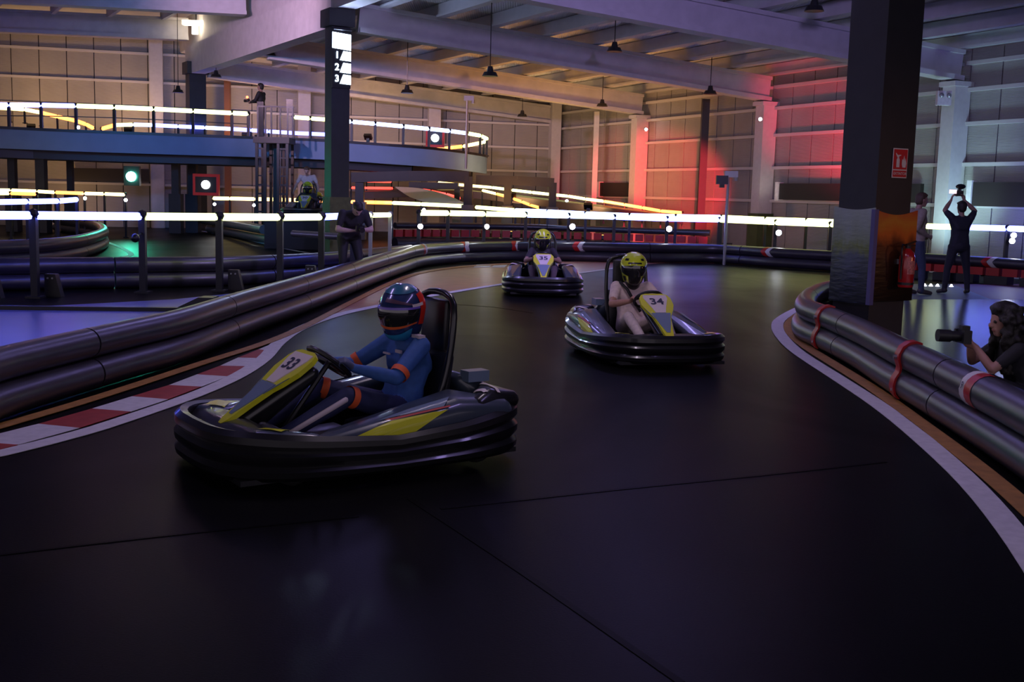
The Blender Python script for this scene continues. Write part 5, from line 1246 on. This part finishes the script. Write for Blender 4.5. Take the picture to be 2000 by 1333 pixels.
for i in range(170):
    a = r2.uniform(0, 2*math.pi); z = r2.uniform(-0.30, 0.12); rr = 0.112 + 0.04*r2.random() - (0.04 if z > 0.06 else 0)
    v = V(math.cos(a)*rr, math.sin(a)*rr*1.05 - 0.03, z)
    if v.y > 0.055 and z < 0.06: continue
    ex_.append(([(hc + v, 0.02 + 0.012*r2.random())], 0))
for i in range(22):
    a = r2.uniform(math.pi*0.95, math.pi*2.05); x0, y0 = math.cos(a)*0.115, math.sin(a)*0.10 - 0.02
    if i % 3 == 0: x0 = (-0.11 if i % 2 else 0.11); y0 = 0.01 + 0.03*r2.random()
    for k_ in range(6):
        z = -0.04 - k_*0.06; w0 = V(x0 + 0.02*math.sin(k_*1.7+i), y0 + 0.02*math.cos(k_*1.9+i), z); w1 = V(x0 + 0.02*math.sin((k_+1)*1.7+i), y0 + 0.02*math.cos((k_+1)*1.9+i), z-0.06)
        ex_.append(([(hc + w0, 0.021 - 0.0018*k_), (hc + w1, 0.019 - 0.0018*k_)], 0))
hr_ = hair_cap(wm, hc, (0, 1, 0), (0, 0, 1), M_hair, 1.16, ex_)
RzW = Matrix.Rotation(RW, 3, 'Z')
camera_gear(pw + RzW @ V(0.0, 0.395, 0.675), RzW @ V(0, 1, 0.02), V(0, 0, 1), 'black camera with long lens in the hands of the crouching woman', 0.17, M_scr, 1.05)

# ------------------------------------------------------------------ dark pillar: banner wrap, sign, extinguisher
cp_ = PNEAR; fl = -nr if (-nr).dot(CAM - cp_) > 0 else nr; fr_ = -er
exl = Vector((-fl.y, fl.x, 0)); exl = -exl if exl.x < 0 else exl
exr = Vector((-fr_.y, fr_.x, 0)); exr = -exr if exr.x < 0 else exr
def banner_mat(name, stops, axis_noise):
    m = mat(name, (0.5, 0.5, 0.5), 0.28, spec=0.5); nt = m.node_tree; b = nt.nodes['Principled BSDF']; N = nt.nodes.new; Lk = nt.links.new
    tc = N('ShaderNodeTexCoord'); sx = N('ShaderNodeSeparateXYZ'); Lk(tc.outputs['Generated'], sx.inputs[0])
    n1 = N('ShaderNodeTexNoise'); n1.inputs['Scale'].default_value = axis_noise; n1.inputs['Detail'].default_value = 6; Lk(tc.outputs['Generated'], n1.inputs['Vector'])
    ma = N('ShaderNodeMath'); ma.operation = 'MULTIPLY_ADD'; ma.inputs[1].default_value = 0.3; Lk(n1.outputs['Fac'], ma.inputs[0]); Lk(sx.outputs['Z'], ma.inputs[2])
    sb_ = N('ShaderNodeMath'); sb_.operation = 'SUBTRACT'; sb_.inputs[1].default_value = 0.15; Lk(ma.outputs[0], sb_.inputs[0])
    cr = N('ShaderNodeValToRGB'); els = cr.color_ramp.elements
    els[0].position, els[0].color = stops[0][0], (*stops[0][1], 1); els[1].position, els[1].color = stops[-1][0], (*stops[-1][1], 1)
    for p, c in stops[1:-1]:
        e = els.new(p); e.color = (*c, 1)
    Lk(sb_.outputs[0], cr.inputs['Fac']); Lk(cr.outputs['Color'], b.inputs['Base Color'])
    n2 = N('ShaderNodeTexNoise'); n2.inputs['Scale'].default_value = 5; Lk(tc.outputs['Object'], n2.inputs['Vector'])
    mp = N('ShaderNodeMapping'); mp.inputs['Scale'].default_value = (1, 1, 4); Lk(tc.outputs['Object'], mp.inputs['Vector']); Lk(mp.outputs['Vector'], n2.inputs['Vector'])
    bp = N('ShaderNodeBump'); bp.inputs['Strength'].default_value = 0.35; bp.inputs['Distance'].default_value = 0.012; Lk(n2.outputs['Fac'], bp.inputs['Height']); Lk(bp.outputs['Normal'], b.inputs['Normal'])
    return m
M_bl = banner_mat('banner_meadow', [(0.0, (0.008, 0.012, 0.02)), (0.3, (0.02, 0.03, 0.045)), (0.48, (0.05, 0.07, 0.07)), (0.58, (0.14, 0.19, 0.01)), (0.68, (0.2, 0.26, 0.14)), (1.0, (0.32, 0.38, 0.34))], 4)
M_br = banner_mat('banner_sunset', [(0.0, (0.012, 0.006, 0.004)), (0.4, (0.03, 0.012, 0.006)), (0.6, (0.12, 0.03, 0.01)), (0.72, (0.6, 0.14, 0.02)), (0.85, (0.62, 0.24, 0.03)), (1.0, (0.55, 0.10, 0.03))], 3)
hf = 0.295
wrap = thing('banner_wrap', 'printed banner wrap, pale green and orange, around the dark pillar', 'banner', Z(cp_ + fr_*(hf+0.04), 0.46))
def sheet(name, f, e, m_, z0, z1, lo, hi, sag):
    vs = []; fs = []; nx, nz = 12, 10
    for th in (0.012, 0.03):
        for i in range(nx+1):
            u = i/nx
            for j in range(nz+1):
                v = j/nz; z = z0 + (z1-z0)*v - (sag*math.sin(math.pi*u) if j == nz else sag*math.sin(math.pi*u)*v*v)
                bulge = 0.02*math.sin(math.pi*u)*math.sin(3*v+1)
                vs.append(Z(cp_ + f*(hf + th + max(0, bulge)) + e*(lo + (hi-lo)*u), z))
    k2 = (nx+1)*(nz+1)
    for i in range(nx):
        for j in range(nz):
            a = i*(nz+1)+j; fs.append((k2+a, k2+a+nz+1, k2+a+nz+2, k2+a+1)); fs.append((a, a+1, a+nz+2, a+nz+1))
    for i in range(nx):
        a = i*(nz+1); fs.append((a, a+nz+1, k2+a+nz+1, k2+a)); b = a+nz; fs.append((b, k2+b, k2+b+nz+1, b+nz+1))
    for j in range(nz):
        fs.append((j, k2+j, k2+j+1, j+1)); a = nx*(nz+1)+j; fs.append((a, a+1, k2+a+1, k2+a))
    mb = MB(); mb.add(vs, fs); return obj(name, mb, m_, wrap, smooth=True)
sheet('meadow_sheet', fl, exl, M_bl, 0.48, 1.64, -0.34, 0.32, 0.03)
sheet('sunset_sheet', fr_, exr, M_br, 0.52, 1.62, -0.32, 0.40, 0.06)
cor = cp_ + (fl + fr_)*(hf + 0.025)
mb = MB(); mb.box(Z(cor, 1.05), (0.06, 0.06, 1.14), MR); obj('corner_strip', mb, mat('zip_violet', (0.10, 0.09, 0.25), 0.5), wrap)
# red extinguisher sign
so = cp_ + fr_*(hf + 0.012); sg = thing('wall_sign', 'red fire extinguisher sign high on the dark pillar', 'sign', Z(so + exr*0.05, 2.0))
cxs = 0.05; M_sred = mat('sign_red', (0.62, 0.02, 0.03), 0.4); zc = 2.175; Ms = Matrix((exr, fr_, V(0, 0, 1))).transposed()
def sgbox(name, u, z, w_, h_, m_, lift, th=0.004):
    mb = MB(); c = so + exr*(cxs+u) + fr_*lift; mb.box((c.x, c.y, z), (w_, th, h_), Ms); return obj(name, mb, m_, sg)
M_swh = mat('sign_white', (0.75, 0.7, 0.7), 0.4)
sgbox('plate', 0, zc, 0.25, 0.35, M_swh, 0.0); sgbox('red_field', 0, zc + 0.045, 0.225, 0.235, M_sred, 0.005); sgbox('red_strip', 0, zc - 0.125, 0.225, 0.075, M_sred, 0.005)
c = so + exr*(cxs) + fr_*0.009
obj('lettering', text_mb('EXTINTOR', 0.045, Z(c, zc-0.125), exr, V(0, 0, 1), fr_, 0.003, 0.0005), M_swh, sg)
mb = MB(); q = so + exr*(cxs-0.045) + fr_*0.01; mb.prism([Z(q + exr*a, zc + b) for a, b in [(-0.025, -0.05), (0.025, -0.05), (0.025, 0.04), (0.012, 0.06), (-0.012, 0.06), (-0.025, 0.04)]], fr_*0.003); obj('bottle_symbol', mb, M_swh, sg)
mb = MB(); mb.prism([Z(q + exr*a, zc + b) for a, b in [(-0.012, 0.062), (0.012, 0.062), (0.012, 0.08), (0.045, 0.09), (0.045, 0.1), (-0.012, 0.095), (-0.04, 0.12), (-0.045, 0.11)]], fr_*0.003); obj('handle_symbol', mb, M_swh, sg)
mb = MB(); q = so + exr*(cxs+0.055) + fr_*0.01; mb.prism([Z(q + exr*a, zc + b) for a, b in [(-0.02, -0.05), (0.03, -0.05), (0.04, 0.0), (0.025, 0.06), (0.015, 0.02), (0.0, 0.09), (-0.015, 0.03), (-0.03, 0.05), (-0.035, -0.01)]], fr_*0.003); obj('flame_symbol', mb, M_swh, sg)
# extinguisher on its hook
xe = cp_ + fr_*(hf + 0.17) + exr*0.11
xt = thing('fire_extinguisher', 'red fire extinguisher hanging on the orange banner side of the pillar', 'fire extinguisher', Z(xe, 0.70))
mb = MB(); mb.tube([Z(xe, z) for z in (0.70, 0.72, 1.06, 1.12, 1.155, 1.165)], [0.085, 0.092, 0.092, 0.075, 0.035, 0.03], 22); obj('cylinder', mb, mat('extinguisher_red', (0.4, 0.012, 0.015), 0.25, coat=0.6), xt, smooth=50)
mb = MB(); mb.cyl(Z(xe, 1.16), Z(xe, 1.2), 0.03, n=12); mb.beam(Z(xe, 1.21) - exr*0.03, Z(xe, 1.25) + exr*0.13, 0.025, 0.018); mb.beam(Z(xe, 1.195) - exr*0.02, Z(xe, 1.2) + exr*0.12, 0.025, 0.014); obj('valve_handle', mb, M_black, xt)
mb = MB(); mb.tube(smooth_path([Z(xe, 1.19) - exr*0.02, Z(xe, 1.21) - exr*0.09, Z(xe, 1.12) - exr*0.13 + fr_*0.03, Z(xe, 0.95) - exr*0.115 + fr_*0.02, Z(xe, 0.8) - exr*0.11 + fr_*0.02], 0.03), 0.012, 8); obj('hose', mb, M_black, xt, smooth=True)
lb = (fr_ + Vector((0,0,0))).normalized()
for k_, (tx, z, h_) in enumerate((('FIRE', 1.0, 0.05), ('ABC', 0.93, 0.04), ('POWDER', 0.87, 0.024))):
    pass
mb = MB(); vs = []; fs = []
for i in range(9):
    a = -0.75 + 1.5*i/8; dv = fr_*math.cos(a) + exr*math.sin(a)
    vs += [Z(xe + dv*0.094, 0.86), Z(xe + dv*0.094, 1.02)]
for i in range(8): fs.append((2*i, 2*i+2, 2*i+3, 2*i+1))
mb.add(vs, fs); obj('label_strip', mb, mat('label_rose', (0.5, 0.16, 0.15), 0.5, var=0.5, vs_=60), xt)
mb = MB(); mb.cyl(Z(xe, 0.73), Z(xe, 0.76), 0.0945, n=22, caps=False); obj('foot_band', mb, M_black, xt)
mb = MB(); mb.box(Z(cp_ + fr_*(hf+0.075) + exr*0.11, 1.0), (0.06, 0.1, 0.06), Ms); obj('hook', mb, M_steel, xt)

# ------------------------------------------------------------------ small gear on the left
pc = P2(392, 15.2, 0); mb = MB(); mb.prism([pc + V(-0.28, -0.12, 0), pc + V(0.2, -0.12, 0), pc + V(0.2, -0.12, 0.2), pc + V(0.0, -0.12, 0.2), pc + V(-0.28, -0.12, 0.06)], (0, 0.3, 0))
single('cable_box', mb, M_black, 'black cable box with sloping end on the blue floor', 'box')
mb = MB(); a = P2(-160, 14.6, 0.03); b = P2(362, 15.1, 0.03); mb.beam(a, b, 0.1, 0.055)
single('cable_cover', mb, M_black, 'long black cable cover left of the cable box', 'cable cover')
mb = MB(); a = P2(424, 15.5, 0.03); b = P2(560, 16.6, 0.03); mb.beam(a, b, 0.1, 0.055)
single('cable_cover', mb, M_black, 'short black cable cover right of the cable box', 'cable cover')
for (px, d) in ((98, 16.6), (455, 18.4), (-20, 16.2), (605, 20.0)):
    q = P2(px, d, 0); mb = MB(); mb.prism([q + V(-0.08, 0, 0), q + V(0.16, 0, 0), q + V(0.08, 0, 0.34), q + V(-0.08, 0, 0.34)], (0, 0.14, 0)); br_ = obj('floor_bracket', mb, M_black, bar_in)
    for dx in (-0.03, 0.04):
        mb = MB(); mb.cyl(q + V(dx, -0.012, 0.28), q + V(dx, 0.0, 0.28), 0.014, n=8); obj('bolt', mb, M_steel, br_)
# low camera bag on the floor by the bending photographer, clip lamp on the rail post
pb = P2(733, 22.2, 0); mb = MB(); mb.hull([(pb + V(-0.25, 0, 0.12), 0.12), (pb + V(0.25, 0, 0.12), 0.12), (pb + V(0.08, 0, 0.3), 0.09), (pb + V(-0.12, 0, 0.28), 0.09)], 10)
single('gear_bag', mb, M_black, 'dark gear bag on the floor right of the bending photographer', 'bag', smooth=True)
pl = D(264, 465, 17.3); t = thing('clip_lamp', 'small round lamp clipped to the second rail post', 'lamp', pl - V(0, 0, 0.08))
mb = MB(); mb.sphere(pl, 0.07, 12); obj('head', mb, M_black, t, smooth=True)
mb = MB(); mb.cyl(pl, D(276, 455, 17.55), 0.012, n=6); obj('arm', mb, M_black, t)
pc2 = D(1808, 668, 9.4); mb = MB(); mb.tube(smooth_path([pc2 + V(-0.06, 0.1, -0.04), pc2 + V(-0.03, 0.05, 0.03), pc2 + V(0.0, 0, 0.02), pc2 + V(0.0, 0, -0.03)], 0.02), 0.012, 6); mb.box(pc2, (0.04, 0.03, 0.06))
# floor lamps behind the men
for i, px in enumerate((1806, 1818, 1831, 1858)):
    q = P2(px, 23.6, 0.02); mb = MB(); mb.cyl(q - V(0, 0, 0.02), q, 0.05, 0.04, 10); mb.sphere(q + V(0, 0, 0.012), 0.03, 8)
    single('floor_light', mb, mat('floor_led', (0.8, 0.8, 0.8), 0.3, emit=(0.9, 0.9, 1), es=3), ('leftmost', 'second', 'third', 'rightmost')[i] + ' of four tiny floor lights behind the two standing men', 'lamp', 'tiny floor lights', smooth=True)
